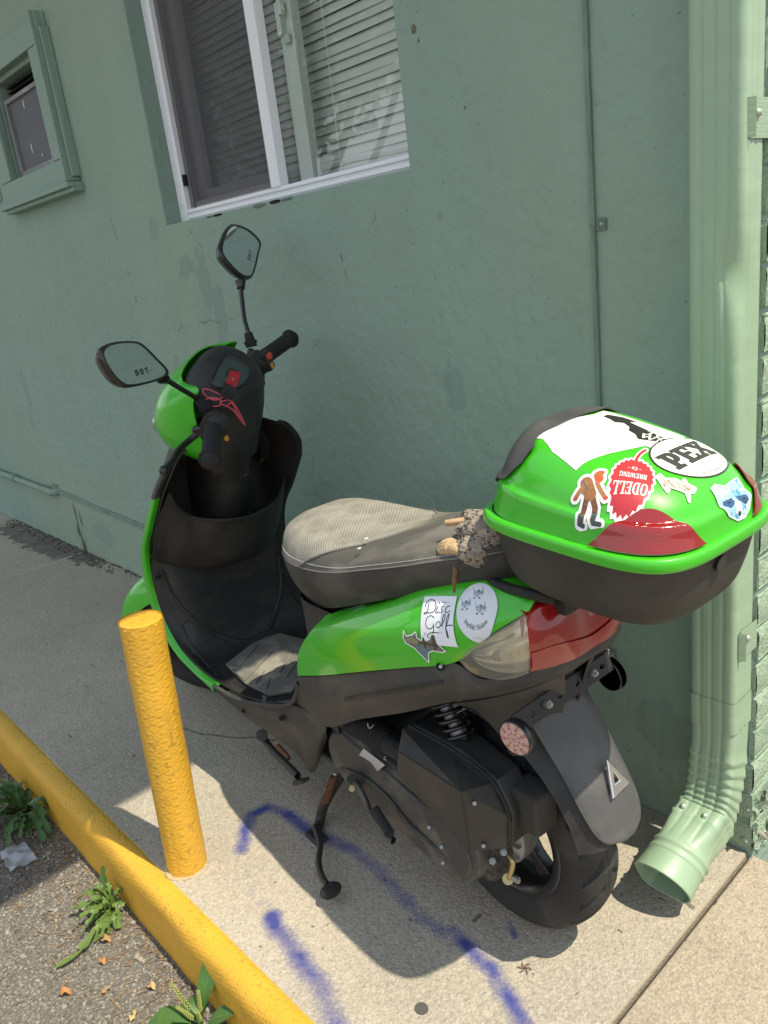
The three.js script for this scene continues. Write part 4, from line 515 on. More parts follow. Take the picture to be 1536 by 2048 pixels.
// ---- seat
{
  const st = [ // f, bottom y, seam y, top y, half width at seam, at bottom
    [0.505, 0.575, 0.615, 0.640, 0.030, 0.020], [0.492, 0.545, 0.622, 0.668, 0.075, 0.050], [0.46, 0.530, 0.630, 0.690, 0.105, 0.075], [0.40, 0.530, 0.630, 0.692, 0.128, 0.095], [0.31, 0.555, 0.640, 0.688, 0.140, 0.115], [0.22, 0.590, 0.658, 0.690, 0.143, 0.128], [0.14, 0.622, 0.682, 0.708, 0.143, 0.130], [0.05, 0.655, 0.708, 0.736, 0.138, 0.122], [-0.04, 0.682, 0.735, 0.758, 0.125, 0.105], [-0.10, 0.700, 0.748, 0.766, 0.100, 0.080], [-0.13, 0.712, 0.750, 0.762, 0.050, 0.040]];
  const half = st.map(([f, yb, ys, yt, ws, wb]) => [V(f, yb, wb), V(f, lerp(yb, ys, 0.5), lerp(wb, ws, 0.62) + 0.004), V(f, ys, ws), V(f, lerp(ys, yt, 0.72), ws * 0.84), V(f, yt, ws * 0.45), V(f, yt + 0.002, 0)]);
  const rows = half.map((h) => [...h, ...h.slice(0, -1).reverse().map((p) => new THREE.Vector3(p.x, p.y, -p.z))]);
  const NU = 180, NV = 160, g = patch(rows, NU, NV), W = NV + 1, ix = [...g.index.array];
  // the same skin cut along its seams: woven top at the front, vinyl elsewhere
  const sel = (fn) => { const q = g.clone(), o = []; for (let i = 0; i < NU; i++) for (let j = 0; j < NV; j++) if (fn(i / NU, j / NV)) o.push(...ix.slice((i * NV + j) * 6, (i * NV + j) * 6 + 6)); q.setIndex(o); return q; };
  const side = (v) => v < 0.2 || v > 0.8, bound = (v) => 0.35 + 0.22 * (1 - Math.pow(Math.abs(v - 0.5) / 0.3, 1.5)), front = (u, v) => !side(v) && u < bound(v);
  const weave = tex(256, 256, (u, v) => { const a = Math.sin(u * Math.PI * 2 * 24) * 0.5 + 0.5, b = Math.sin(v * Math.PI * 2 * 24) * 0.5 + 0.5; return (Math.floor(u * 24) + Math.floor(v * 24)) % 2 ? a : b; }, { srgb: false });
  const weaveC = tex(256, 256, (u, v) => { const k = (Math.floor(u * 24) + Math.floor(v * 24)) % 2 ? 1 : 0.6, d = fbm(u * 4, v * 4, 471, 3, 4); return [0.38 * k * (0.7 + 0.6 * d), 0.355 * k * (0.7 + 0.6 * d), 0.31 * k * (0.7 + 0.6 * d)]; });
  const vinylC = dustTex(0.04, 0.038, 0.036, [0.10, 0.092, 0.08], 0.7, 481);
  const vin = std(1, 1, 1, { map: rep(vinylC, 3), roughness: 0.62, bumpMap: rep(grain, 9), bumpScale: 0.0007 });
  const s = P('seat', sel((u, v) => side(v)), vin, 'long black vinyl seat');
  part(s, 'rear_cover', sel((u, v) => !side(v) && !front(u, v)), std(1, 1, 1, { map: rep(dustTex(0.085, 0.08, 0.073, [0.19, 0.175, 0.152], 0.9, 491), 3), roughness: 0.7, bumpMap: rep(grain, 9), bumpScale: 0.0007 }), 'dusty smooth rear cushion cover');
  part(s, 'front_cover', sel(front), std(1, 1, 1, { map: rep(weaveC, 14), bumpMap: rep(weave, 14), bumpScale: 0.0012, roughness: 0.8 }), 'woven grey front cushion cover');
  const P0 = (u, v) => { const i = u * NU, j = v * NV, p = g.attributes.position, k = Math.round(i) * W + Math.round(j); return new THREE.Vector3(p.getX(k), p.getY(k), p.getZ(k)).addScaledVector(new THREE.Vector3(g.attributes.normal.getX(k), g.attributes.normal.getY(k), g.attributes.normal.getZ(k)), -0.0008); };
  const thread = std(0.62, 0.6, 0.56, { roughness: 0.8 });
  for (const v of [0.2, 0.8]) part(s, 'piping', tube(Array.from({ length: 24 }, (_, k) => P0(0.02 + k / 23 * 0.94, v)), 0.0011, 140, 6), std(0.2, 0.19, 0.175, { roughness: 0.7 }));
  part(s, 'seam', tube(Array.from({ length: 30 }, (_, k) => { const v = 0.2 + 0.6 * k / 29; return P0(bound(v), v); }), 0.0022, 160, 7), std(0.16, 0.15, 0.135, { roughness: 0.8 }));
  const stitches = []; for (let k = 0; k < 110; k++) { const u0 = 0.2 + k / 110 * 0.7; const p = g.attributes.position, fi = u0 * NU, i0 = Math.floor(fi), j = Math.round(0.225 * NV), a = new THREE.Vector3().fromBufferAttribute(p, i0 * W + j), b = new THREE.Vector3().fromBufferAttribute(p, (i0 + 1) * W + j), c = a.clone().lerp(b, fi - i0), d = b.clone().sub(a).normalize(); stitches.push(capped(c.clone().addScaledVector(d, -0.0013), c.clone().addScaledVector(d, 0.0013), 0.0006, 5).translate(0, 0.0005, 0.0005)); }
  part(s, 'stitching', merge(stitches), thread);
  for (const [x, y] of [[733, 1080], [719, 1100]]) { const c = QY(x, y, 0.7); part(s, 'paint_speck', new THREE.SphereGeometry(0.003, 8, 6).scale(1, 0.3, 1.4).translate(c.x, 0.703, c.z), thread); }
  // body under the seat nose
  P('seat_pedestal', patch([[0.28, 0.55, 0.12], [0.29, 0.45, 0.135], [0.30, 0.38, 0.14], [0.31, 0.30, 0.14]].map(([f, y, w], i) => { const fr = [0.46, 0.435, 0.42, 0.43][i]; return [V(f, y, w), V(fr - 0.05, y, w * 0.93), V(fr, y, w * 0.45), V(fr + 0.005, y, 0), V(fr, y, -w * 0.45), V(fr - 0.05, y, -w * 0.93), V(f, y, -w)]; }), 20, 30), G.black, 'black panel under the seat nose');
}
// ---- floor and leg shield
{
  const edge = [[383, 893, .115], [347, 915, .150], [325, 960, .180], [310, 1000, .195], [297, 1060, .200], [289, 1110, .200], [297, 1170, .200], [318, 1240, .200], [350, 1300, .195], [390, 1345, .190], [430, 1374, .185], [470, 1398, .178], [530, 1413, .170], [586, 1408, .158]].map((p) => Q(...p));
  const inn = edge.map((p) => new THREE.Vector3(p.x + 0.004, p.y + 0.003, p.z - 0.014));
  // rider's side, from the top of the shield down to the rear of the floor: left edge -> middle (mirrored)
  const mid = [[0.90, 0.84], [0.93, 0.78], [0.955, 0.72], [0.965, 0.66], [0.97, 0.59], [0.965, 0.52], [0.945, 0.42], [0.93, 0.34], [0.90, 0.268], [0.84, 0.245], [0.76, 0.242], [0.68, 0.243], [0.57, 0.247], [0.46, 0.252]];
  const rows = inn.map((p, i) => { const [f, y] = mid[i], c = V(f, y, 0), k = i > 7 ? 0.86 : 0.72, a = [p, new THREE.Vector3(lerp(p.x, c.x, 0.35), lerp(p.y, c.y, 0.35) - (i > 7 ? 0.004 : 0), p.z * 0.9), new THREE.Vector3(lerp(p.x, c.x, 0.95), lerp(p.y, c.y, 0.95), p.z * k), c.clone().setZ(p.z * 0.3)]; return [...a, ...a.slice().reverse().map((q) => new THREE.Vector3(q.x, q.y, -q.z))]; });
  const inner = P('inner_shield', shell(patch(rows, 72, 44), 0.004), G.black, 'black inner leg shield and footboard');
  // green outer skin below, black above
  const skinRow = (p, i, n) => { const f = -p.x, o = i < 4 ? 0.05 : i < 9 ? 0.06 : 0.0, a = i > 9 ? 1 : 0; return [new THREE.Vector3(p.x + 0.003, p.y + 0.004, p.z - 0.012), p, new THREE.Vector3(p.x - 0.012, p.y - (a ? 0.012 : 0), p.z + 0.002), new THREE.Vector3(p.x - 0.03 - o * 0.4, p.y - (a ? 0.035 : 0.004), p.z - 0.012), new THREE.Vector3(p.x - 0.05 - o, p.y - (a ? 0.06 : 0.008), p.z - 0.06)]; };
  const all = edge.map((p, i) => skinRow(p, i));
  P('leg_shield', shell(patch(all.slice(3, 11), 60, 16), 0.003), G.green, 'green outer leg shield'); P('leg_shield', mirror(patch(all.slice(3, 11).map((r) => r.slice(1)), 60, 12)), G.green, 'green outer leg shield');
  P('shield_rim', mirror(shell(patch(all.slice(3, 11).map((r) => [r[0], r[1], new THREE.Vector3(r[1].x - 0.004, r[1].y, r[1].z + 0.004)]), 60, 6), 0.003)), G.black);
  two('shield_wing', shell(patch(all.slice(0, 4), 24, 16), 0.003), G.black, 'black upper wing of the leg shield');
  const across = (rs) => patch(rs.map((r) => { const p = r[4]; return [p, new THREE.Vector3(p.x - 0.09, p.y, p.z * 0.6), new THREE.Vector3(p.x - 0.115, p.y, 0), new THREE.Vector3(p.x - 0.09, p.y, -p.z * 0.6), new THREE.Vector3(p.x, p.y, -p.z)]; }), 24, 20);
  P('front_apron', across(all.slice(5, 9)), G.green); P('shield_top', across(all.slice(0, 6)), G.black);
  // belly shroud below the floor edge
  const bel = [[[426, 1374, .184], [430, 1380, .182], [438, 1388, .170]], [[470, 1400, .178], [478, 1418, .176], [492, 1434, .160]], [[530, 1416, .170], [536, 1444, .170], [548, 1472, .150]], [[588, 1411, .158], [592, 1460, .165], [600, 1515, .138]], [[626, 1432, .152], [628, 1485, .158], [621, 1545, .128]], [[650, 1450, .150], [652, 1462, .15], [654, 1478, .138]]].map((r) => r.map((p) => Q(...p)));
  const bs = two('belly_shroud', shell(patch(bel, 40, 16), 0.003), G.grey, 'dusty charcoal shroud below the footboard');
  for (const [x, y] of [[488, 1421], [563, 1436]]) part(bs, 'screw_hole', capped(Q(x, y, .168), Q(x, y, .1765), 0.0055, 14), G.hole);
  part(bs, 'floor_rim', tube([Q(428, 1372, .184), Q(470, 1396, .178), Q(530, 1410, .17), Q(575, 1410, .162), Q(590, 1396, .158), Q(598, 1366, .152)], 0.0055, 50, 8), G.grey); part(bs, 'hook', merge([capped(Q(532, 1408, .166), Q(530, 1390, .16), 0.006, 12)]), G.grey);
  P('belly_pan', box(0.55, 0.01, 0.26, -0.62, 0.2, 0), G.black);
  // floor mat: raised rubber treads
  const mat = std(1, 1, 1, { map: rep(dustTex(0.15, 0.14, 0.122, [0.30, 0.275, 0.235], 0.9, 501), 5), roughness: 0.75, bumpMap: rep(grain, 8), bumpScale: 0.0006 });
  const pad = (pts, h = 0.004) => { const l = pts.map(([x, y]) => QY(x, y, 0.252)); const s = poly(l.map((p) => [p.x, -p.z])); return extr(s, h, 0.0014, 2).rotateX(-Math.PI / 2).translate(0, 0.2495, 0); };
  const fm = P('floor_mat', pad([[452, 1330], [512, 1283], [560, 1268], [625, 1285], [615, 1330], [585, 1385], [540, 1392], [490, 1368]], 0.006), mat, 'grey ribbed rubber floor mat');
  for (const p of [[[455, 1336], [500, 1294], [518, 1291], [478, 1342]], [[470, 1348], [516, 1300], [545, 1308], [490, 1366]], [[500, 1366], [520, 1342], [530, 1346], [512, 1372]], [[548, 1345], [575, 1310], [584, 1312], [560, 1350]], [[562, 1352], [588, 1322], [597, 1326], [574, 1358]], [[522, 1376], [534, 1358], [542, 1360], [534, 1380]]]) part(fm, 'tread', pad(p, 0.0035).translate(0, 0.0055, 0), mat);
  // raised border of the foot well and hatch
  part(inner, 'hatch_outline', tube([[474, 1138], [496, 1132], [513, 1208], [496, 1216]].map(([x, y]) => Q(x, y, -0.055)), 0.0012, 40, 5, true), G.gloss);
  part(inner, 'screw_hole', capped(Q(315, 1155, .176), Q(315, 1155, .186), 0.006, 14), G.hole);
  // glove bin: open-topped tray in front of the rider's knees
  const binRows = [[[338, 985, .168], [352, 1010, .150], [385, 1034, .110], [440, 1040, .060], [490, 1035, .0], [530, 1018, -.060], [556, 995, -.115], [570, 955, -.165]], [[312, 1050, .184], [342, 1075, .152], [390, 1085, .110], [440, 1085, .060], [490, 1078, .0], [528, 1060, -.060], [552, 1035, -.115], [568, 990, -.170]], [[305, 1108, .189], [328, 1127, .160], [380, 1132, .110], [435, 1132, .060], [482, 1122, .005], [520, 1105, -.050], [542, 1088, -.105], [556, 1050, -.170]]].map((r) => r.map((p) => Q(...p)));
  const rim = binRows[0], bn = P('glove_bin', shell(patch([...binRows, binRows[2].map((p) => new THREE.Vector3(p.x - 0.035, p.y - 0.012, p.z))], 28, 44), -0.004), G.black, 'open black storage bin in the leg shield'); part(bn, 'rim', tube(rim, 0.004, 60, 8), G.black);
  scooter.updateMatrixWorld(true);
  const onto = (px, py, mesh, lift) => { const d = CR.clone().multiplyScalar(px - 768).addScaledVector(CD, py - 1024).addScaledVector(CF, 1597).normalize(), h = new THREE.Raycaster(EYE, d).intersectObject(mesh, false)[0]; return h ? h.point.addScaledVector(d, -lift).applyMatrix4(toLocal) : null; };
  const rail = (name, pts, r, lift) => { const q = pts.map(([x, y]) => onto(x, y, inner, lift)).filter(Boolean); if (q.length > 2) part(inner, name, tube(q, r, 80, 8), G.black); };
  rail('well_border', [[322, 1140], [345, 1188], [385, 1236], [435, 1270], [488, 1283], [530, 1266], [552, 1222], [562, 1165], [556, 1110]], 0.006, -0.002);
  rail('well_border', [[362, 1252], [372, 1242], [410, 1262], [452, 1280], [484, 1290]], 0.0035, -0.001); rail('well_border', [[362, 1252], [385, 1292], [420, 1336], [436, 1352]], 0.0035, -0.001); rail('well_border', [[560, 1190], [566, 1162], [585, 1180], [606, 1212]], 0.0035, -0.001);
  P('column_cover', patch([[0.80, 0.80, 0.055], [0.85, 0.70, 0.058], [0.90, 0.60, 0.06], [0.95, 0.5, 0.06]].map(([f, y, w]) => [V(f + 0.09, y + 0.02, w), V(f, y, w * 0.9), V(f - 0.045, y - 0.01, w * 0.4), V(f - 0.045, y - 0.01, -w * 0.4), V(f, y, -w * 0.9), V(f + 0.09, y + 0.02, -w)]), 16, 24), G.black);
  P('bag_hook', merge([tube([Q(497, 940, -.005), Q(492, 950, .012), Q(484, 952, .012), Q(483, 945, .012)], 0.004, 16, 8)]), G.black);
}
// ---- handlebars (all in the steered frame)
{
  const SP = (n, g, m, l) => P(n, steer(g), m, l);
  const QN = (px, py, z, d) => { const a = QS(px, py, 2, z), e = EYE.clone().applyMatrix4(toLocal).applyMatrix4(UNSTEER); return a.addScaledVector(e.sub(a).normalize(), d); };
  const U = (f, y, z) => new THREE.Vector3(-f, y, z);
  const rearRow = (f, y, hw, dep, py = 0) => [-90, -72, -45, -20, 0, 20, 45, 72, 90].map((d) => { const a = d * Math.PI / 180; return U(f + dep * (1 - Math.cos(a)), y + py * (1 - Math.cos(a)), hw * Math.sin(a)); });
  const cowl = patch([rearRow(0.035, 0.100, 0.085, 0.02, -0.03), rearRow(0.0, 0.102, 0.100, 0.045, -0.03), rearRow(-0.05, 0.072, 0.108, 0.075, -0.02), rearRow(-0.078, 0.028, 0.106, 0.095), rearRow(-0.066, -0.025, 0.098, 0.10), rearRow(-0.035, -0.085, 0.088, 0.09), rearRow(0.0, -0.145, 0.078, 0.08)], 40, 40);
  const hc = SP('handlebar_cover', shell(cowl, 0.003), G.black, 'black rear handlebar cover');
  const row = (seam, nose, y, hw, yn = y) => [-90, -75, -50, -25, 0, 25, 50, 75, 90].map((d) => { const a = d * Math.PI / 180, c = Math.pow(Math.max(0, Math.cos(a)), 0.8); return U(seam + (nose - seam) * c, lerp(y, yn, c), hw * Math.sin(a)); });
  SP('front_cowl', shell(patch([row(0.03, 0.055, 0.080, 0.090, 0.100), row(-0.004, 0.095, 0.076, 0.114, 0.086), row(0.015, 0.145, 0.055, 0.122, 0.05), row(0.03, 0.182, 0.0, 0.124, -0.005), row(0.04, 0.178, -0.05, 0.115, -0.055), row(0.055, 0.13, -0.088, 0.095, -0.095)], 40, 40), 0.003), G.green, 'glossy green handlebar cowl');
  SP('headlight', patch([[0.05, 0.022, 0.150], [0.065, 0.0, 0.186], [0.06, -0.035, 0.190], [0.04, -0.06, 0.175]].map(([hw, y, f]) => [-90, -45, 0, 45, 90].map((d) => { const a = d * Math.PI / 180; return U(f - 0.02 * (1 - Math.cos(a)) + 0.003, y, hw * Math.sin(a)); })), 16, 20), G.clear);
  // gauge: a flat face laid on the cover where the photograph shows it
  function onDash2(px, py) { const a = QS(px, py, 2, 1), b = QS(px, py, 2, -1), d = b.clone().sub(a).normalize(), h = new THREE.Raycaster(a, d).intersectObject(new THREE.Mesh(cowl, new THREE.MeshBasicMaterial({ side: THREE.DoubleSide })))[0]; return h ? h.point.addScaledVector(d, -0.0015) : b; }
  const gPix = [[452, 712], [480, 722], [500, 738], [496, 758], [476, 774], [432, 771], [424, 764], [436, 734]], gHit = gPix.map(([x, y]) => onDash2(x, y));
  const gc = gHit.reduce((q, p) => q.add(p), new THREE.Vector3()).divideScalar(8), gn = gHit[1].clone().sub(gHit[5]).cross(gHit[7].clone().sub(gHit[3])).normalize(); if (gn.x < 0) gn.negate(); gc.addScaledVector(gn, 0.009);
  const onDash = (px, py) => { const o = QS(px, py, 2, 1), d = QS(px, py, 2, -1).sub(o), t = gc.clone().sub(o).dot(gn) / d.dot(gn); return o.addScaledVector(d, t); };
  const gface = canvas(256, 256, (c, w, h) => { c.fillStyle = '#5b6664'; c.fillRect(0, 0, w, h); c.strokeStyle = '#8f9a96'; c.lineWidth = 5; c.beginPath(); c.arc(112, 170, 66, Math.PI * 1.02, Math.PI * 1.9); c.stroke(); for (let k = 0; k < 9; k++) { const a = Math.PI * (1.05 + k * 0.1); c.beginPath(); c.moveTo(112 + Math.cos(a) * 48, 170 + Math.sin(a) * 48); c.lineTo(112 + Math.cos(a) * 62, 170 + Math.sin(a) * 62); c.stroke(); } c.fillStyle = '#b9c0bc'; c.font = 'bold 26px sans-serif'; c.fillText('km/h', 90, 136); c.strokeStyle = '#d2603c'; c.lineWidth = 7; c.beginPath(); c.moveTo(160, 150); c.lineTo(200, 118); c.stroke(); c.strokeStyle = '#5a6462'; c.lineWidth = 4; for (const [x, y] of [[190, 60], [160, 84], [222, 90]]) { c.beginPath(); c.arc(x, y, 8, 0, 7); c.stroke(); } });
  const gOut = gPix.map(([x, y]) => onDash(x, y)), ex = new THREE.Vector3(0, 0, -1).projectOnPlane(gn).normalize(), ey = new THREE.Vector3().crossVectors(gn, ex);
  const g2 = gOut.map((p) => { const d = p.clone().sub(gc); return [d.dot(ex), d.dot(ey)]; }), gs = poly(g2), bas = new THREE.Matrix4().makeBasis(ex, ey, gn).setPosition(gc);
  const fg = new THREE.ShapeGeometry(gs); { const p = fg.attributes.position, uv = []; const xs = g2.map((q) => q[0]), ys = g2.map((q) => q[1]), a = Math.min(...xs), b = Math.max(...xs), c = Math.min(...ys), d = Math.max(...ys); for (let i = 0; i < p.count; i++) uv.push((p.getX(i) - a) / (b - a), (p.getY(i) - c) / (d - c)); fg.setAttribute('uv', new THREE.Float32BufferAttribute(uv, 2)); }
  const gm = SP('gauge', fg.clone().translate(0, 0, -0.004).applyMatrix4(bas), std(1, 1, 1, { map: gface, roughness: 0.6 }), 'round speedometer under a clear cover');
  part(gm, 'cover', steer(extr(gs, 0.004, 0.0015, 2).translate(0, 0, -0.003).applyMatrix4(bas)), phy(0.8, 0.84, 0.84, { transmission: 1, thickness: 0, roughness: 0.06 }));
  part(gm, 'bezel', steer(tube(gOut.map((p) => p.clone().addScaledVector(gn, -0.002)), 0.0022, 60, 6, true)), G.gloss);
  // pink outline decal and red key tag
  const wing = [[[406, 779], [416, 779], [445, 794], [430, 800], [413, 793], [406, 783]], [[409, 806], [418, 796], [440, 800], [440, 811], [416, 811]], [[440, 806], [458, 800], [473, 815], [482, 832], [490, 850], [478, 836], [466, 820], [452, 812]], [[455, 812], [470, 822], [480, 838], [487, 846], [476, 828], [462, 806]]];
  const wg = []; for (const w of wing) wg.push(tube(w.map(([x, y]) => onDash2(x, y)), 0.0017, 60, 6, true));
  part(hc, 'pink_decal', steer(merge(wg)), std(0.62, 0.10, 0.13, { roughness: 0.5 }), 'pink wing shaped outline decal');
  const kb = [[455, 790], [450, 800]].map(([x, y]) => onDash2(x, y));
  part(hc, 'key', steer(capped(onDash2(458, 776), onDash2(458, 776).add(new THREE.Vector3(0.02, 0.02, 0)), 0.004, 10)), G.metal);
  const tagAt = (x, y, d) => onDash2(x, y).addScaledVector(gn, d), strip = (a) => patch(a, 16, 4);
  const kt = new THREE.Group(); kt.name = num('key_tag'); tag(kt, 'red and black woven key tag hanging from the ignition on the dashboard', 'key tag'); scene.add(kt); kt.position.copy(scooter.position); kt.quaternion.copy(scooter.quaternion);
  part(kt, 'red_ribbon', steer(shell(strip([[tagAt(455, 753, .020), tagAt(476, 758, .020)], [tagAt(452, 762, .026), tagAt(473, 768, .026)], [tagAt(449, 771, .021), tagAt(469, 778, .021)], [tagAt(446, 778, .016), tagAt(465, 786, .016)]]), 0.0016)), std(0.45, 0.02, 0.03, { roughness: 0.8, bumpMap: rep(grain, 30), bumpScale: 0.0006 }));
  part(kt, 'black_band', steer(shell(strip([[tagAt(444, 776, .019), tagAt(468, 787, .019)], [tagAt(440, 786, .018), tagAt(464, 797, .018)], [tagAt(437, 797, .012), tagAt(459, 807, .012)]]), 0.003)), G.rubber);
  // bars, grips, switches, levers
  for (const s of [1, -1]) {
    const A = U(-0.004, 0.006, s * 0.10), B = U(-0.022, 0.008, s * 0.155), C = U(-0.060, 0.0, s * 0.272);
    const gr = []; const gg = capped(B, C, 0.0175, 24, 0.0175, 60); { const p = gg.attributes.position, d = C.clone().sub(B).normalize(); for (let i = 0; i < p.count; i++) { const q = new THREE.Vector3().fromBufferAttribute(p, i), t = q.clone().sub(B).dot(d), c = B.clone().addScaledVector(d, t), r = q.clone().sub(c), a = Math.atan2(r.y, r.x), k = t > 0.004 && t < 0.112 ? 1 + 0.05 * Math.sign(Math.sin(t * 420 + a * 2)) : 1.05; p.setXYZ(i, c.x + r.x * k, c.y + r.y * k, c.z + r.z * k); } gg.computeVertexNormals(); }
    const grip = SP('grip', gg, G.rubber, 'ribbed black rubber grip'); const D = C.clone().sub(B).normalize();
    part(grip, 'end_flange', steer(merge([capped(C.clone().addScaledVector(D, -0.004), C.clone().addScaledVector(D, 0.002), 0.0225, 24), new THREE.SphereGeometry(0.0195, 20, 14).scale(1, 1, 0.6).translate(C.x + D.x * 0.002, C.y, C.z + D.z * 0.002)])), G.rubber);
    SP('handlebar', capped(U(0.01, 0.0, s * 0.05), C, 0.011), G.black);
    const hs = SP('switch_housing', merge([displace(new THREE.SphereGeometry(0.03, 24, 18), () => 0).scale(0.95, 0.95, 0.9).translate(B.x + 0.002, B.y, s * 0.138), capped(A, B, 0.022, 20, 0.027)]), G.black, s > 0 ? 'left switch housing with yellow horn button' : 'right switch housing with red and orange buttons');
    if (s < 0) { for (const [x, y, m, dx] of [[538, 712, std(0.55, 0.07, 0.03, { roughness: 0.4 }), 0], [541, 731, std(0.62, 0.27, 0.03, { roughness: 0.4 }), 0]]) part(hs, x === 538 ? 'engine_stop_switch' : 'starter_button', steer(rbox(0.014, 0.013, 0.016, 0.003).rotateY(0.25).translate(...QN(x, y, -0.145, 0.014).toArray())), m); part(hs, 'switch_box', steer(rbox(0.02, 0.045, 0.03, 0.006, 3).translate(...QN(534, 722, -0.14, 0.004).toArray())), G.black);
      part(hs, 'cable', steer(tube([QS(526, 738, 2, -.13), QS(527, 758, 2, -.125), QS(523, 780, 2, -.11), QS(518, 800, 2, -.09)], 0.003, 20, 6)), G.gloss); part(hs, 'cable_sleeve', steer(capped(QS(526, 762, 2, -.125), QS(523, 776, 2, -.115), 0.006, 10)), G.rubber); }
    else { part(hs, 'horn_button', steer(rbox(0.008, 0.012, 0.01, 0.003).translate(...QN(453, 876, .13, 0.012).toArray())), std(0.6, 0.3, 0.05, { roughness: 0.4 })); part(hs, 'dip_switch', steer(rbox(0.012, 0.014, 0.024, 0.003).translate(...QN(430, 832, .128, 0.008).toArray())), G.gloss); part(hs, 'cable', steer(tube([QS(440, 845, 2, .13), QS(447, 858, 2, .13), QS(452, 870, 2, .13)], 0.0016, 12, 5)), G.gloss); }
    const lv = tube([U(0.022, -0.006, s * 0.125), U(0.045, -0.012, s * 0.15), U(0.055, -0.012, s * 0.19), U(0.050, -0.012, s * 0.235), U(0.052, -0.010, s * 0.262)], 0.007, 40, 10); SP('brake_lever', merge([lv, new THREE.SphereGeometry(0.010, 16, 12).translate(-0.052, -0.010, s * 0.266), rbox(0.035, 0.022, 0.03, 0.005, 3).translate(-0.022, -0.004, s * 0.125)]), G.gloss);
  }
  // mirrors
  const MX = 0.02;                                                       // plane of the glass, behind the pivot
  const mir = (out, stem, dotAt, side) => {
    const pts = out.map(([x, y]) => QS(x, y, 0, MX)), c = pts.reduce((a, p) => a.add(p), new THREE.Vector3()).divideScalar(pts.length);
    const tiltM = (g) => g.translate(-c.x, -c.y, -c.z).rotateZ(side === 'right' ? 0.245 : 0.1).translate(c.x, c.y, c.z), loop = cr(pts, true).getPoints(56).slice(0, -1), sc = (k, x, o = 0) => loop.map((p) => new THREE.Vector3(x, c.y + (p.y - c.y) * k + o, c.z + (p.z - c.z) * k));
    const rings = [sc(1.0, MX + 0.0005), sc(1.075, MX + 0.002), sc(1.12, MX - 0.003), sc(1.11, MX - 0.010), sc(0.95, MX - 0.024), sc(0.6, MX - 0.032), sc(0.05, MX - 0.034)];
    const pos = [], idx = [], n = loop.length; rings.forEach((r) => r.forEach((p) => pos.push(p.x, p.y, p.z))); for (let i = 0; i + 1 < rings.length; i++) for (let j = 0; j < n; j++) { const a = i * n + j, b = i * n + (j + 1) % n; idx.push(a, b, a + n, b, b + n, a + n); }
    const g = new THREE.BufferGeometry(); g.setAttribute('position', new THREE.Float32BufferAttribute(pos, 3)); g.setIndex(idx); g.computeVertexNormals();
    tiltM(g); const m = SP('mirror', g, G.gloss, `${side} rear view mirror in a black shell`);
    const s = new THREE.Shape(loop.map((p) => new THREE.Vector2(-p.z, p.y))), fg = new THREE.ShapeGeometry(s).rotateY(Math.PI / 2).translate(MX, 0, 0);
    part(m, 'glass', steer(tiltM(fg)), G.mirror);
    const st = stem.map(([x, y, z]) => QS(x, y, 2, z)); part(m, 'stem', steer(tube(st, 0.0055, 30, 10)), G.gloss);
    const b = st[0], e = st[1].clone().sub(b).normalize(); part(m, 'boot', steer(merge([capped(b.clone().addScaledVector(e, -0.02), b.clone().addScaledVector(e, 0.012), 0.013, 16, 0.009), capped(b.clone().addScaledVector(e, -0.014), b.clone().addScaledVector(e, -0.006), 0.0145, 16)])), G.rubber);
    const z = st[st.length - 1], w = z.clone().sub(st[st.length - 2]).normalize(); part(m, 'collar', steer(capped(z.clone().addScaledVector(w, -0.012), z.clone().addScaledVector(w, 0.006), 0.009, 14, 0.013)), G.gloss);
    // letters etched in the glass
    const t = canvas(160, 64, (q) => { q.fillStyle = 'rgba(40,46,46,1)'; q.font = 'bold 50px sans-serif'; q.textBaseline = 'middle'; q.textAlign = 'center'; q.fillText('D', 26, 33); q.fillText('O', 80, 33); q.fillText('T', 134, 33); });
    const d0 = QS(dotAt[0], dotAt[1], 0, MX + 0.0012), d1 = QS(dotAt[2], dotAt[3], 0, MX + 0.0012), dx = d1.clone().sub(d0), dy = new THREE.Vector3(1, 0, 0).cross(dx).multiplyScalar(0.4); if (dy.y < 0 && side === 'left') dy.negate();
    const dg = new THREE.BufferGeometry(); dg.setAttribute('position', new THREE.Float32BufferAttribute([d0, d0.clone().add(dx), d0.clone().add(dx).add(dy), d0.clone().add(dy)].flatMap((p) => [p.x, p.y, p.z]), 3)); dg.setAttribute('uv', new THREE.Float32BufferAttribute([0, 0, 1, 0, 1, 1, 0, 1], 2)); dg.setIndex([0, 1, 2, 0, 2, 3]); dg.computeVertexNormals();
    part(m, 'etched_letters', steer(tiltM(dg)), std(1, 1, 1, { map: t, transparent: true, roughness: 0.7 }));
  };
  mir([[213, 707], [225, 691], [273, 686], [285, 692], [309, 719], [327, 743], [324, 751], [264, 769], [249, 767], [231, 749]], [[402, 806, .115], [390, 795, .122], [362, 778, .165], [338, 763, .205], [326, 756, .222]], [272, 757, 300, 750], 'left');
  mir([[451, 504], [458, 474], [472, 451], [482, 450], [503, 465], [515, 486], [509, 510], [494, 552], [488, 555], [476, 549], [458, 522]], [[499, 676, -.12], [496, 664, -.125], [489, 640, -.15], [484, 600, -.19], [481, 568, -.22]], [497, 528, 503, 507], 'right');
}

// ---- rack and top case
const CASE_F = -0.245;
const lidPt = (t, y, a, b, n, k = 0) => { const c = Math.cos(t), s = Math.sin(t), dx = a * Math.sign(c) * Math.pow(Math.abs(c), 2 / n); return V(CASE_F + dx, y + k * dx, b * Math.sign(s) * Math.pow(Math.abs(s), 2 / n)); };
const tiltCase = (g) => { const c = V(CASE_F, 0.80, 0); return g.translate(-c.x, -c.y, -c.z).rotateZ(-0.05).translate(c.x, c.y, c.z); };
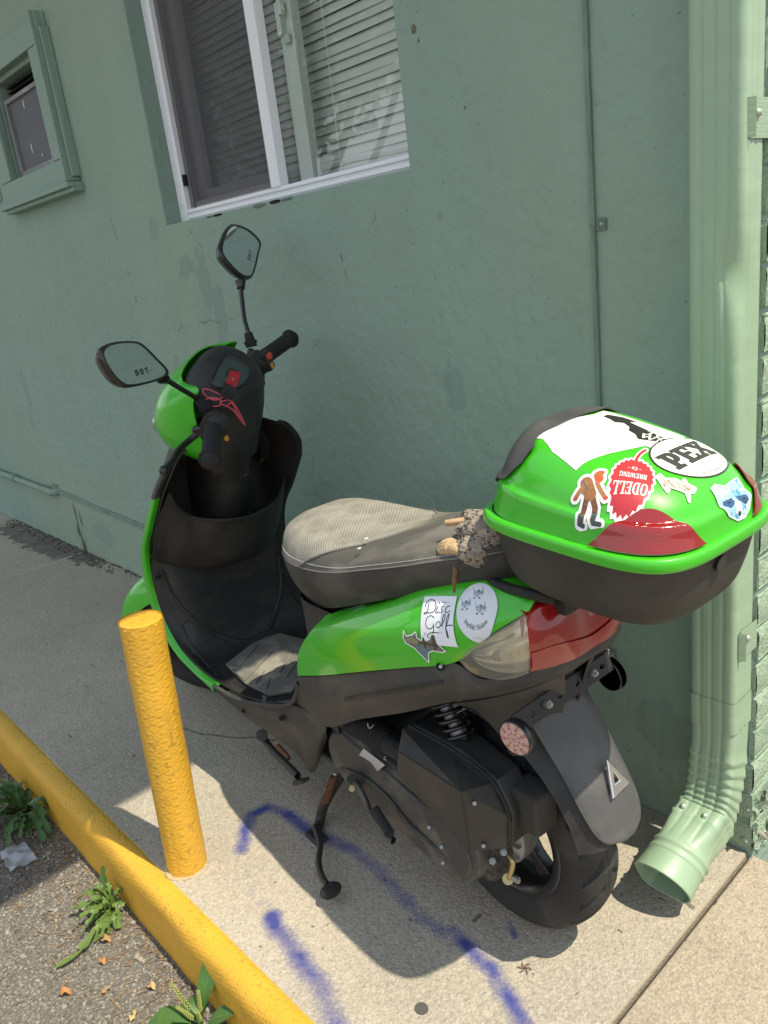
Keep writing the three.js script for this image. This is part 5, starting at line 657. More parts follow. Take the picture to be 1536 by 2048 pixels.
// a skin over rings (height, half length, half width, squareness, slope); v0..v1 = part of the turn (0 = front, 0.25 = left), top(v) = how far up
function ringSkin(spec, { cap = 0, v0 = 0, v1 = 1, u0 = () => 0, top = () => 1, nv = 96 } = {}) {
  const full = v1 - v0 >= 1, nu = (spec.length - 1) * 5, pos = [], idx = [], uv = [];
  for (let j = 0; j <= nv; j++) { const v = lerp(v0, v1, j / nv), c = cr(spec.map((s) => lidPt(v * Math.PI * 2, ...s))); for (let i = 0; i <= nu; i++) { const p = c.getPoint(lerp(u0(v), top(v), i / nu)); pos.push(p.x, p.y, p.z); uv.push(p.x, p.z + p.y); } }
  const W = nu + 1; for (let j = 0; j < nv; j++) for (let i = 0; i < nu; i++) { const a = j * W + i; idx.push(a, a + 1, a + W, a + 1, a + W + 1, a + W); }
  if (cap) { const c = new THREE.Vector3(); for (let j = 0; j < nv; j++) c.add(new THREE.Vector3(...pos.slice((j * W + nu) * 3, (j * W + nu) * 3 + 3))); c.divideScalar(nv); const k = pos.length / 3; pos.push(c.x, c.y + cap, c.z); uv.push(c.x, c.z + c.y); for (let j = 0; j < nv; j++) idx.push(j * W + nu, k, (j + 1) * W + nu); }
  let g = new THREE.BufferGeometry(); g.setAttribute('position', new THREE.Float32BufferAttribute(pos, 3)); g.setAttribute('uv', new THREE.Float32BufferAttribute(uv, 2)); g.setIndex(idx);
  if (full) { g.deleteAttribute('uv'); g = mergeVertices(g, 1e-6); const p = g.attributes.position, q = []; for (let i = 0; i < p.count; i++) q.push(p.getX(i), p.getZ(i) + p.getY(i)); g.setAttribute('uv', new THREE.Float32BufferAttribute(q, 2)); }
  g.computeVertexNormals(); return g;
}
const stickers = {};
{
  P('luggage_rack', merge([tube([Q(962, 1150, .085), Q(1000, 1170, .09), Q(1060, 1188, .088), Q(1110, 1200, .07)], 0.0075, 40, 8), mirror(tube([Q(962, 1150, .085), Q(1000, 1170, .09), Q(1060, 1188, .088), Q(1110, 1200, .07)], 0.0075, 40, 8)), box(0.16, 0.012, 0.1, 0.22, 0.695, 0), capped(Q(985, 1150, .06), Q(988, 1120, .06), 0.018, 16), capped(Q(985, 1150, -.06), Q(988, 1120, -.06), 0.018, 16), box(0.16, 0.02, 0.03, 0.12, 0.68, 0.05), box(0.16, 0.02, 0.03, 0.12, 0.68, -0.05)]), G.black, 'black luggage rack under the top case');
  const tub = tiltCase(ringSkin([[0.704, 0.095, 0.072, 3.2], [0.707, 0.112, 0.092, 3.4], [0.722, 0.126, 0.108, 3.6], [0.748, 0.134, 0.116, 3.8], [0.776, 0.139, 0.121, 3.9], [0.800, 0.143, 0.125, 4]]));
  const bot = tiltCase(new THREE.ShapeGeometry(new THREE.Shape(Array.from({ length: 64 }, (_, k) => { const p = lidPt(k / 64 * Math.PI * 2, 0.704, 0.095, 0.072, 3.2); return new THREE.Vector2(p.x, -p.z); }))).rotateX(-Math.PI / 2).translate(0, 0.704, 0));
  const base = P('top_case', merge([tub, bot]), G.case, 'grey black lower tub of the top case');
  part(base, 'rim', tiltCase(ringSkin([[0.797, 0.1435, 0.1255, 4], [0.797, 0.151, 0.133, 4], [0.800, 0.1535, 0.1355, 4], [0.809, 0.1535, 0.1355, 4], [0.8135, 0.151, 0.133, 4], [0.814, 0.144, 0.126, 4]])), G.green, 'green flange of the lid');
  const L = [[0.8142, 0.1450, 0.1270, 3.6, 0], [0.830, 0.1425, 0.124, 3.4, 0.03], [0.846, 0.1395, 0.1205, 3.3, 0.05], [0.851, 0.1345, 0.1155, 3.2, 0.06], [0.868, 0.1275, 0.108, 3.0, 0.1], [0.884, 0.116, 0.097, 2.9, 0.15], [0.896, 0.098, 0.083, 2.8, 0.2], [0.902, 0.06, 0.053, 2.6, 0.22]];
  const lidG = tiltCase(ringSkin(L, { cap: 0.001 })); const lid = part(base, 'lid', lidG, G.green, 'glossy green lid covered in stickers');
  const off = (d) => L.map(([y, a, b, n, k]) => [y + d, a + d, b + d, n, k]);
  part(base, 'hinge_cover', shell(tiltCase(ringSkin(off(0.0022), { v0: -0.18, v1: 0.18, nv: 48, u0: (v) => 0.12 + 0.5 * Math.pow(Math.abs(v) / 0.18, 2.5), top: (v) => 0.975 - 0.2 * Math.pow(Math.abs(v) / 0.18, 3) })), 0.0015), std(1, 1, 1, { map: rep(dustTex(0.05, 0.05, 0.052, [0.12, 0.115, 0.11], 0.5, 521), 5), roughness: 0.5, bumpMap: rep(grain, 12), bumpScale: 0.0004 }), 'grey plastic cover over the lid hinge');
  const lensTex = tex(128, 128, (u, v) => Math.max(0, Math.sin(u * Math.PI * 16) * Math.sin(v * Math.PI * 16)), { srgb: false });
  for (const s of [1, -1]) part(base, 'rear_reflector', shell(tiltCase(ringSkin(off(0.0022), { v0: s > 0 ? 0.272 : 0.53, v1: s > 0 ? 0.47 : 0.728, nv: 60, u0: () => 0.004, top: (v) => { const t = ((s > 0 ? v : 1 - v) - 0.371) / 0.0995; return 0.006 + 0.56 * Math.pow(Math.max(0, 1 - t * t), 1.15); } })), 0.0015), phy(0.27, 0.008, 0.008, { roughness: 0.12, clearcoat: 1, clearcoatRoughness: 0.02, bumpMap: rep(lensTex, 45), bumpScale: 0.00018 }), 'red almond shaped reflector on the lid');
  part(base, 'lock', merge([capped(V(-0.382, 0.772, 0.012), V(-0.388, 0.771, 0.012), 0.010, 18)]).translate(0, 0, 0), G.gloss); part(base, 'lock_panel', rbox(0.012, 0.04, 0.05, 0.004, 2).rotateZ(-0.2).translate(0.374, 0.768, 0.005), G.case);
  scene.updateMatrixWorld(true);

  // --- stickers: printed sheets laid on the curved skins
  const caster = new THREE.Raycaster();
  const hit = (px, py, mesh) => { const d = CR.clone().multiplyScalar(px - 768).addScaledVector(CD, py - 1024).addScaledVector(CF, 1597).normalize(); caster.set(EYE, d); const h = caster.intersectObject(mesh, false)[0]; return h ? h.point : null; };
  // corners given as photo pixels: centre, right edge mid, top edge mid of the print
  function sticker(name, label, mesh, c, rt, tp, t, size, rough = 0.35) {
    const C = hit(...c, mesh), R = hit(...rt, mesh), T = hit(...tp, mesh); if (!C || !R || !T) { console.log('sticker misses', name, !!C, !!R, !!T); return; }
    const x = R.clone().sub(C), y0 = T.clone().sub(C), n = new THREE.Vector3().crossVectors(x, y0).normalize(); if (n.dot(EYE.clone().sub(C)) < 0) n.negate();
    const xn = x.clone().normalize(), yn = new THREE.Vector3().crossVectors(n, xn).normalize(), w = size ? size[0] : x.length() * 2, h = size ? size[1] : Math.abs(y0.dot(yn)) * 2, flip = y0.dot(yn) < 0;
    const m4 = new THREE.Matrix4().makeBasis(xn, yn, n), g = new DecalGeometry(mesh, C, new THREE.Euler().setFromRotationMatrix(m4), new THREE.Vector3(w, h, 0.09));
    const p = g.attributes.position, q = g.attributes.normal; if (!p || !p.count) { console.log('empty decal', name); return; }
    const keepP = [], keepU = [], uv = g.attributes.uv;
    for (let i = 0; i < p.count; i += 3) { const a = new THREE.Vector3(q.getX(i), q.getY(i), q.getZ(i)); if (Math.abs(a.dot(n)) < 0.2) continue; for (let k = i; k < i + 3; k++) { const v = new THREE.Vector3(p.getX(k), p.getY(k), p.getZ(k)), nn = new THREE.Vector3(q.getX(k), q.getY(k), q.getZ(k)); if (nn.dot(n) < 0) nn.negate(); v.addScaledVector(nn, 0.0007 + stickers.lift); keepP.push(v.x, v.y, v.z); keepU.push(uv.getX(k), flip ? 1 - uv.getY(k) : uv.getY(k)); } }
    stickers.lift += 0.00012;
    const o = new THREE.BufferGeometry(); o.setAttribute('position', new THREE.Float32BufferAttribute(keepP, 3)); o.setAttribute('uv', new THREE.Float32BufferAttribute(keepU, 2)); o.applyMatrix4(mesh.matrixWorld.clone().invert()); o.computeVertexNormals();
    const parent = mesh === lid ? base : mesh; return part(parent, name, o, std(1, 1, 1, { map: t, transparent: true, alphaTest: 0.5, roughness: rough }), label);
  }
  stickers.lift = 0;
  const rough = (c, pts, fill) => { c.fillStyle = fill; c.beginPath(); pts.forEach(([x, y], i) => i ? c.lineTo(x, y) : c.moveTo(x, y)); c.closePath(); c.fill(); };
  // white torn label with a black print
  sticker('paper_label', 'torn blank white paper label', lid, [1183, 868], [1240, 905], [1245, 838], canvas(512, 512, (c) => { c.fillStyle = '#f2f2ee'; rough(c, [[20, 30], [500, 10], [505, 480], [300, 492], [160, 470], [60, 500], [8, 450]], '#f2f2ee'); c.fillStyle = 'rgba(90,150,90,.25)'; c.fillRect(150, 70, 60, 12); for (let k = 0; k < 160; k++) { c.fillStyle = `rgba(90,90,90,${0.1 + 0.2 * hash(k, 1, 2)})`; c.fillRect(hash(k, 2, 2) * 460 + 20, 440 + hash(k, 3, 2) * 45, 6, 3); } }));
  sticker('town_sticker', 'white sticker with a torn black print and the letters TOWN', lid, [1262, 858], [1295, 869], [1272, 848], canvas(512, 320, (c) => { c.fillStyle = '#f1efe6'; c.fillRect(4, 4, 504, 312); rough(c, [[60, 60], [150, 30], [240, 40], [210, 80], [330, 110], [470, 150], [480, 190], [350, 270], [310, 220], [260, 200], [240, 150], [190, 120], [150, 150], [110, 130], [60, 120]], '#2c2a2a'); c.fillStyle = '#f1efe6'; c.font = 'bold 84px serif'; c.save(); c.translate(300, 200); c.rotate(-0.05); c.fillText('TO', 40, -30); c.fillText('WN', 30, 32); c.restore(); }), [0.115, 0.07]);
  sticker('oval_sticker', 'white oval sticker reading PEX', lid, [1380, 911], [1420, 898], [1362, 896], canvas(768, 512, (c) => { c.fillStyle = '#3a3a3a'; c.beginPath(); c.ellipse(384, 256, 380, 252, 0, 0, 7); c.fill(); c.fillStyle = '#f4f4f2'; c.beginPath(); c.ellipse(384, 256, 364, 238, 0, 0, 7); c.fill(); c.save(); c.translate(384, 236); c.fillStyle = '#3d3c3b'; c.font = '900 250px serif'; c.textAlign = 'center'; c.textBaseline = 'middle'; c.scale(1.12, 1); c.fillText('PEX', 0, 0); c.lineWidth = 16; c.strokeStyle = '#3d3c3b'; c.strokeText('PEX', 0, 0); c.restore(); c.fillStyle = '#222'; c.font = 'bold 24px sans-serif'; const s = 'www.thepilladelphiaexpress.com'; for (let k = 0; k < s.length; k++) { const a = Math.PI * (0.66 - 0.36 * k / s.length); c.save(); c.translate(384 + 335 * Math.cos(a), 256 + 214 * Math.sin(a)); c.rotate(a - Math.PI / 2); c.fillText(s[k], 0, 0); c.restore(); } }), [0.118, 0.085]);
  sticker('bottle_cap_sticker', 'red bottle cap shaped sticker reading ODELL BREWING CO upside down', lid, [1268, 942], [1316, 952], [1278, 893], canvas(512, 640, (c) => { const cap = (r0, r1, col) => { c.fillStyle = col; c.beginPath(); for (let k = 0; k < 48; k++) { const a = k / 48 * Math.PI * 2, r = k % 2 ? r0 : r1; c.lineTo(256 + Math.cos(a) * r, 400 + Math.sin(a) * r * 0.92); } c.closePath(); c.fill(); }; c.lineCap = 'round'; c.strokeStyle = '#f3efec'; c.lineWidth = 62; c.beginPath(); c.moveTo(250, 240); c.quadraticCurveTo(250, 120, 330, 44); c.stroke(); cap(232, 250, '#f3efec'); c.strokeStyle = '#b5343a'; c.lineWidth = 34; c.beginPath(); c.moveTo(250, 250); c.quadraticCurveTo(250, 120, 328, 48); c.stroke(); cap(206, 226, '#b5343a'); c.save(); c.translate(256, 400); c.rotate(Math.PI); c.fillStyle = '#f3efec'; c.textAlign = 'center'; c.font = 'bold 104px serif'; c.fillText('ODELL', 0, -26); c.font = 'bold 58px serif'; c.fillText('BREWING', 0, 52); c.font = 'bold 50px serif'; c.fillText('~ Co ~', 0, 118); c.restore(); }));
  sticker('hiker_sticker', 'white edged sticker of a furry brown hiker with red cap and socks', lid, [1180, 993], [1227, 990], [1195, 936], canvas(512, 640, (c) => { const body = (o, fl) => { c.lineJoin = c.lineCap = 'round'; const L = (pts, w, col) => { c.strokeStyle = o ? '#eeeff0' : col; c.lineWidth = w + o; c.beginPath(); pts.forEach(([x, y], i) => i ? c.lineTo(x, y) : c.moveTo(x, y)); c.stroke(); }; L([[180, 170], [210, 210], [190, 260]], 80, '#5f8a94'); L([[225, 330], [190, 440], [160, 560]], 62, '#6b4630'); L([[290, 330], [320, 440], [300, 560]], 66, '#7a5236'); L([[150, 500], [135, 575], [185, 600]], 44, '#3e4a50'); L([[310, 500], [300, 590], [380, 610]], 46, '#3e4a50'); L([[210, 180], [260, 300]], 140, '#9a6a42'); L([[210, 180], [130, 270], [90, 320]], 50, '#a8744a'); L([[330, 190], [380, 280], [430, 350]], 48, '#a8744a'); L([[80, 325], [95, 318]], 40, '#c4503a'); L([[425, 355], [440, 350]], 40, '#c4503a'); L([[330, 100], [345, 140]], 96, '#b8653c'); L([[320, 120], [350, 150]], 50, '#d0562e'); L([[340, 62], [372, 66]], 40, '#d0562e'); if (!o) { L([[318, 84], [392, 88]], 10, '#5f7f5a'); L([[150, 500], [196, 512]], 12, '#4f7f60'); L([[286, 505], [344, 505]], 12, '#4f7f60'); L([[165, 150], [235, 250]], 12, '#41636c'); for (let k = 0; k < 60; k++) L([[190 + hash(k, 1, 81) * 120, 170 + hash(k, 2, 81) * 250], [186 + hash(k, 1, 81) * 120, 184 + hash(k, 2, 81) * 250]], 3, k % 2 ? '#6b4630' : '#b98254'); } }; body(64); body(0); }));
  sticker('animal_sticker', 'small pink brown sticker of a goat covered in scribbled letters', lid, [1354, 974], [1393, 983], [1361, 952], canvas(384, 256, (c) => { const p = [[20, 60], [60, 20], [90, 70], [200, 60], [250, 90], [280, 40], [300, 90], [370, 110], [340, 150], [300, 160], [290, 230], [260, 165], [180, 150], [120, 140], [90, 190], [60, 150]]; c.lineJoin = 'round'; c.strokeStyle = '#f0ece6'; c.lineWidth = 28; c.beginPath(); p.forEach(([x, y], i) => i ? c.lineTo(x, y) : c.moveTo(x, y)); c.closePath(); c.stroke(); c.fillStyle = '#d9c0b4'; c.fill(); for (let k = 0; k < 60; k++) { c.strokeStyle = k % 3 ? '#8e4a44' : '#5a3a30'; c.lineWidth = 4; const x = 60 + hash(k, 1, 31) * 260, y = 70 + hash(k, 2, 31) * 80; c.beginPath(); c.moveTo(x, y); c.lineTo(x + hash(k, 3, 31) * 20 - 6, y + 22); c.stroke(); } }));
  sticker('raccoon_sticker', 'blue faceted raccoon head sticker', lid, [1467, 999], [1501, 990], [1460, 957], canvas(384, 512, (c) => { c.lineJoin = 'round'; const p = [[30, 70], [80, 40], [150, 90], [230, 50], [320, 20], [340, 120], [364, 260], [320, 400], [250, 480], [180, 490], [90, 420], [40, 300]]; c.strokeStyle = '#e8eef2'; c.lineWidth = 24; c.beginPath(); p.forEach(([x, y], i) => i ? c.lineTo(x, y) : c.moveTo(x, y)); c.closePath(); c.stroke(); c.fillStyle = '#9cc4dc'; c.fill(); c.save(); c.clip(); for (let k = 0; k < 90; k++) { const x = hash(k, 1, 41) * 384, y = hash(k, 2, 41) * 512, s = 22 + hash(k, 3, 41) * 40; c.fillStyle = ['#7fb4d6', '#b9d8e6', '#dcebf0', '#5c95bf', '#8fc3c9'][k % 5]; c.beginPath(); c.moveTo(x, y - s); c.lineTo(x + s * (hash(k, 4, 41) * 1.4 - 0.2), y + s * 0.7); c.lineTo(x - s * hash(k, 5, 41), y + s * 0.5); c.closePath(); c.fill(); } rough(c, [[70, 250], [170, 230], [180, 300], [110, 350], [60, 310]], '#2d4f78'); rough(c, [[215, 230], [320, 240], [330, 300], [280, 345], [215, 300]], '#2d4f78'); rough(c, [[175, 420], [225, 420], [200, 465]], '#1c2c48'); rough(c, [[165, 300], [225, 300], [235, 420], [165, 420]], '#e6eff2'); rough(c, [[178, 400], [224, 400], [202, 440]], '#1f3154'); c.fillStyle = '#0d1626'; c.fillRect(110, 275, 28, 20); c.fillRect(258, 272, 28, 20); c.restore(); }));
  // on the left side panel
  const sp = sidePanel;
  sticker('script_sticker', 'white square sticker with black script reading Disc Golf', sp, [874, 1239], [908, 1240], [878, 1193], canvas(512, 640, (c) => { c.fillStyle = '#e9ebf2'; c.fillRect(0, 0, 512, 640); c.strokeStyle = '#1a1b22'; c.lineWidth = 13; c.lineCap = 'round'; c.lineJoin = 'round'; const S = (p) => { c.beginPath(); c.moveTo(p[0], p[1]); for (let i = 2; i + 3 < p.length; i += 4) c.quadraticCurveTo(p[i], p[i + 1], p[i + 2], p[i + 3]); c.stroke(); };
    S([100, 100, 105, 160, 100, 225, 80, 260, 45, 248, 60, 215, 120, 235, 230, 240, 225, 150, 215, 40, 110, 50, 40, 70, 55, 150]); S([255, 150, 245, 200, 235, 225, 250, 250, 285, 215]); S([345, 140, 300, 150, 325, 190, 345, 230, 295, 235]); S([440, 140, 390, 130, 380, 200, 385, 250, 450, 205]); c.fillStyle = '#1a1b22'; c.beginPath(); c.arc(272, 98, 11, 0, 7); c.fill(); c.fillRect(300, 84, 70, 10); c.fillRect(385, 82, 10, 10); c.fillRect(405, 80, 10, 10);
    S([215, 300, 160, 240, 100, 310, 60, 440, 150, 445, 215, 430, 215, 380, 230, 520, 130, 560, 80, 540, 130, 505, 190, 480, 280, 490]); S([300, 350, 250, 350, 255, 410, 300, 450, 320, 390, 320, 345, 290, 350]); S([330, 400, 400, 330, 385, 250, 350, 240, 350, 410]); S([400, 430, 450, 300, 445, 245, 420, 240, 405, 400, 400, 560, 420, 540, 425, 470, 400, 430, 400, 380, 500, 390]); c.fillRect(300, 480, 12, 10); c.fillRect(325, 478, 12, 10); c.fillRect(450, 378, 12, 10); c.lineWidth = 4; c.beginPath(); c.arc(68, 510, 16, 0, 7); c.stroke(); c.font = '18px sans-serif'; c.fillText('R', 62, 516); }));
  sticker('round_sticker', 'round white sticker with cat faces reading Psychic Visions', sp, [953, 1218], [996, 1219], [955, 1167], canvas(512, 512, (c) => { c.fillStyle = '#dcdfe6'; c.beginPath(); c.arc(256, 256, 254, 0, 7); c.fill(); for (const [ox, oy] of [[250, 70], [110, 170], [300, 215]]) for (let k = 0; k < 70; k++) { c.strokeStyle = k % 3 ? '#52646f' : '#8c9aa3'; c.lineWidth = 3 + 3 * hash(k, 1, 51); const x = ox - 40 + hash(k, 2, 51) * 100, y = oy + hash(k, 3, 51) * (k % 2 ? 60 : 30); c.beginPath(); c.moveTo(x, y); c.lineTo(x + (x - ox) * 0.3, y + 14 + 10 * hash(k, 4, 51)); c.stroke(); if (k < 2) { c.fillStyle = '#3b4a55'; c.beginPath(); c.ellipse(ox - 30 + k * 62, oy + 84, 15, 7, 0, 0, 7); c.fill(); c.lineWidth = 6; c.beginPath(); c.moveTo(ox - 44 + k * 90, oy + 14); c.lineTo(ox - 66 + k * 130, oy - 26); c.stroke(); } } c.fillStyle = '#3a3c42'; c.font = 'bold 54px serif'; c.textAlign = 'center'; const s = 'Psychic Visions'; for (let k = 0; k < s.length; k++) { const a = Math.PI * (0.73 - 0.47 * k / (s.length - 1)); c.save(); c.translate(256 + 205 * Math.cos(a), 225 + 205 * Math.sin(a)); c.rotate(a - Math.PI / 2); c.fillText(s[k], 0, 0); c.restore(); } c.fillStyle = '#a4a8b0'; c.font = '16px sans-serif'; c.fillText('music collective', 256, 488); }));
  sticker('bridge_sticker', 'jagged sticker of a suspension bridge and bay', sp, [850, 1297], [898, 1303], [858, 1266], canvas(640, 448, (c) => { c.lineJoin = 'round'; const p = [[30, 40], [60, 100], [160, 70], [220, 20], [230, 90], [300, 120], [330, 50], [360, 110], [420, 90], [460, 10], [500, 10], [520, 120], [600, 210], [560, 230], [430, 225], [360, 270], [310, 420], [270, 340], [180, 230], [50, 180], [20, 120]]; c.strokeStyle = '#f0f1f2'; c.lineWidth = 26; c.beginPath(); p.forEach(([x, y], i) => i ? c.lineTo(x, y) : c.moveTo(x, y)); c.closePath(); c.stroke(); c.fillStyle = '#6f6d60'; c.fill(); c.save(); c.clip(); c.fillStyle = '#454a40'; c.fillRect(60, 130, 520, 30); c.fillStyle = '#5d7d88'; rough(c, [[200, 190], [420, 200], [330, 420], [270, 350]], '#5d7d88'); rough(c, [[40, 130], [160, 90], [260, 130], [220, 180], [60, 170]], '#8a8468'); for (let k = 0; k < 70; k++) { c.fillStyle = ['#33362f', '#8b8570', '#54584c', '#a09a80'][k % 4]; c.fillRect(hash(k, 1, 61) * 640, 130 + hash(k, 2, 61) * 120, 14, 8); } c.fillStyle = '#3b2f2c'; c.fillRect(326, 60, 14, 150); c.fillRect(350, 60, 10, 150); for (let k = 0; k < 4; k++) c.fillRect(326, 70 + k * 34, 34, 8); c.fillRect(462, 14, 16, 200); c.fillRect(492, 14, 12, 200); for (let k = 0; k < 5; k++) c.fillRect(462, 24 + k * 40, 40, 9); c.restore(); }));
}
// ---- bark chunk on the seat
{
  const c = Q(948, 1082, 0.085).applyMatrix4(scooter.matrixWorld), bk = thing('bark_chunk', 'broken chunk of bark covered wood wedged between the seat and the top case', 'bark');
  const bark = tex(512, 512, (u, v) => { const k = fbm(u * 8, v * 20, 601, 5, 4), f = Math.abs(fbm(u * 6, v * 12, 602, 4, 6) - 0.5) * 2; const d = sm(0.04, 0.18, f); return [lerp(0.05, 0.34 * (0.6 + 0.8 * k), d), lerp(0.04, 0.28 * (0.6 + 0.8 * k), d), lerp(0.032, 0.23 * (0.6 + 0.8 * k), d)]; });
  const bm = std(1, 1, 1, { map: rep(bark, 12), roughness: 0.95 }), wm = std(1, 1, 1, { map: rep(tex(256, 256, (u, v) => { const k = 0.7 + 0.5 * fbm(u * 4, v * 30, 611, 4, 4); return [0.50 * k, 0.34 * k, 0.19 * k]; }), 12), roughness: 0.9 });
  const lump = (r, sx, sy, sz, s, amp = 0.6) => boxUV(displace(new THREE.IcosahedronGeometry(r, 14).scale(sx, sy, sz), (v) => (n3(v.clone().multiplyScalar(55).addScalar(s), 620) - 0.5) * r * amp + (n3(v.clone().multiplyScalar(190).addScalar(s), 621) - 0.5) * r * 0.45));
  const a = part(bk, 'bark', merge([lump(0.03, 1.35, 0.85, 1.0, 3).translate(0.010, 0.012, -0.008), lump(0.024, 1.2, 0.95, 1.0, 9).translate(0.012, -0.006, 0.012), lump(0.018, 1.5, 0.7, 0.9, 14).translate(-0.004, 0.028, -0.016)]), bm);
  part(bk, 'broken_wood', merge([lump(0.017, 1.2, 0.8, 0.9, 21, 1.1).rotateZ(0.35).translate(-0.026, -0.008, 0.022), lump(0.011, 1.3, 0.9, 0.9, 27, 1.2).translate(-0.010, -0.004, 0.028)]), wm, 'pale fresh broken wood');
  part(bk, 'splinter', boxUV(displace(capped(new THREE.Vector3(-0.045, 0.021, 0.006), new THREE.Vector3(-0.014, 0.027, -0.002), 0.0045, 9, 0.006, 6), (v) => (n3(v.clone().multiplyScalar(240), 622) - 0.5) * 0.006)), wm);
  part(bk, 'root_sliver', boxUV(displace(capped(new THREE.Vector3(-0.012, -0.02, 0.028), new THREE.Vector3(-0.004, -0.062, 0.046), 0.0052, 8, 0.0022, 10), (v) => (n3(v.clone().multiplyScalar(160), 623) - 0.5) * 0.005)), std(0.2, 0.1, 0.05, { roughness: 0.9 }));
  bk.position.copy(c);
}
// ---------------------------------------------------------------- weeds and litter
function leafGeo(pts, width, { lobes = 0, fold = 0.25, wave = 0, n = 22, sd = 1 } = {}) {
  const c = cr(pts), pos = [], idx = [], uv = [];
  for (let i = 0; i <= n; i++) {
    const t = i / n, p = c.getPoint(t), d = c.getTangent(t), side = new THREE.Vector3(0, 1, 0).cross(d).normalize(), up = d.clone().cross(side).normalize();
    let w = width * (lobes ? Math.pow(Math.sin(Math.PI * Math.min(0.97, 0.08 + t * 0.9)), 0.6) * (0.35 + 0.65 * t) : Math.pow(Math.sin(Math.PI * clamp((t - 0.18) / 0.8, 0.0, 1)), 0.62) + 0.04);
    for (let s = -2; s <= 2; s++) { let ww = w; if (lobes && Math.abs(s) === 2) { const ph = (t * lobes + (s > 0 ? 0.15 : 0)) % 1; ww *= 0.25 + 0.95 * ph + 0.2 * (hash(i, s, sd) - 0.5); } const e = s / 2; const q = p.clone().addScaledVector(side, ww * e).addScaledVector(up, Math.abs(e) * ww * fold + wave * Math.sin(t * 14 + s) * Math.abs(e)); pos.push(q.x, q.y, q.z); uv.push(e * 0.5 + 0.5, t); }
  }
  for (let i = 0; i < n; i++) for (let s = 0; s < 4; s++) { const a = i * 5 + s; idx.push(a, a + 5, a + 1, a + 1, a + 5, a + 6); }
  const g = new THREE.BufferGeometry(); g.setAttribute('position', new THREE.Float32BufferAttribute(pos, 3)); g.setAttribute('uv', new THREE.Float32BufferAttribute(uv, 2)); g.setIndex(idx); g.computeVertexNormals(); return g;
}
const veinTex = (r, g, b, s) => tex(128, 256, (u, v) => { const m = sm(0.035, 0.01, Math.abs(u - 0.5)) * 0.5 + sm(0.06, 0.02, Math.abs(((v * 9 - Math.abs(u - 0.5) * 5) % 1 + 1) % 1 - 0.5)) * 0.12, k = 0.8 + 0.4 * fbm(u * 6, v * 10, s, 3); return [r * k * (1 + m), g * k * (1 + m * 0.7), b * k * (1 + m)]; }, { wrap: false });
const leafMat = (r, g, b, s) => phy(1, 1, 1, { map: veinTex(r, g, b, s), roughness: 0.55, transmission: 0.3, thickness: 0 });
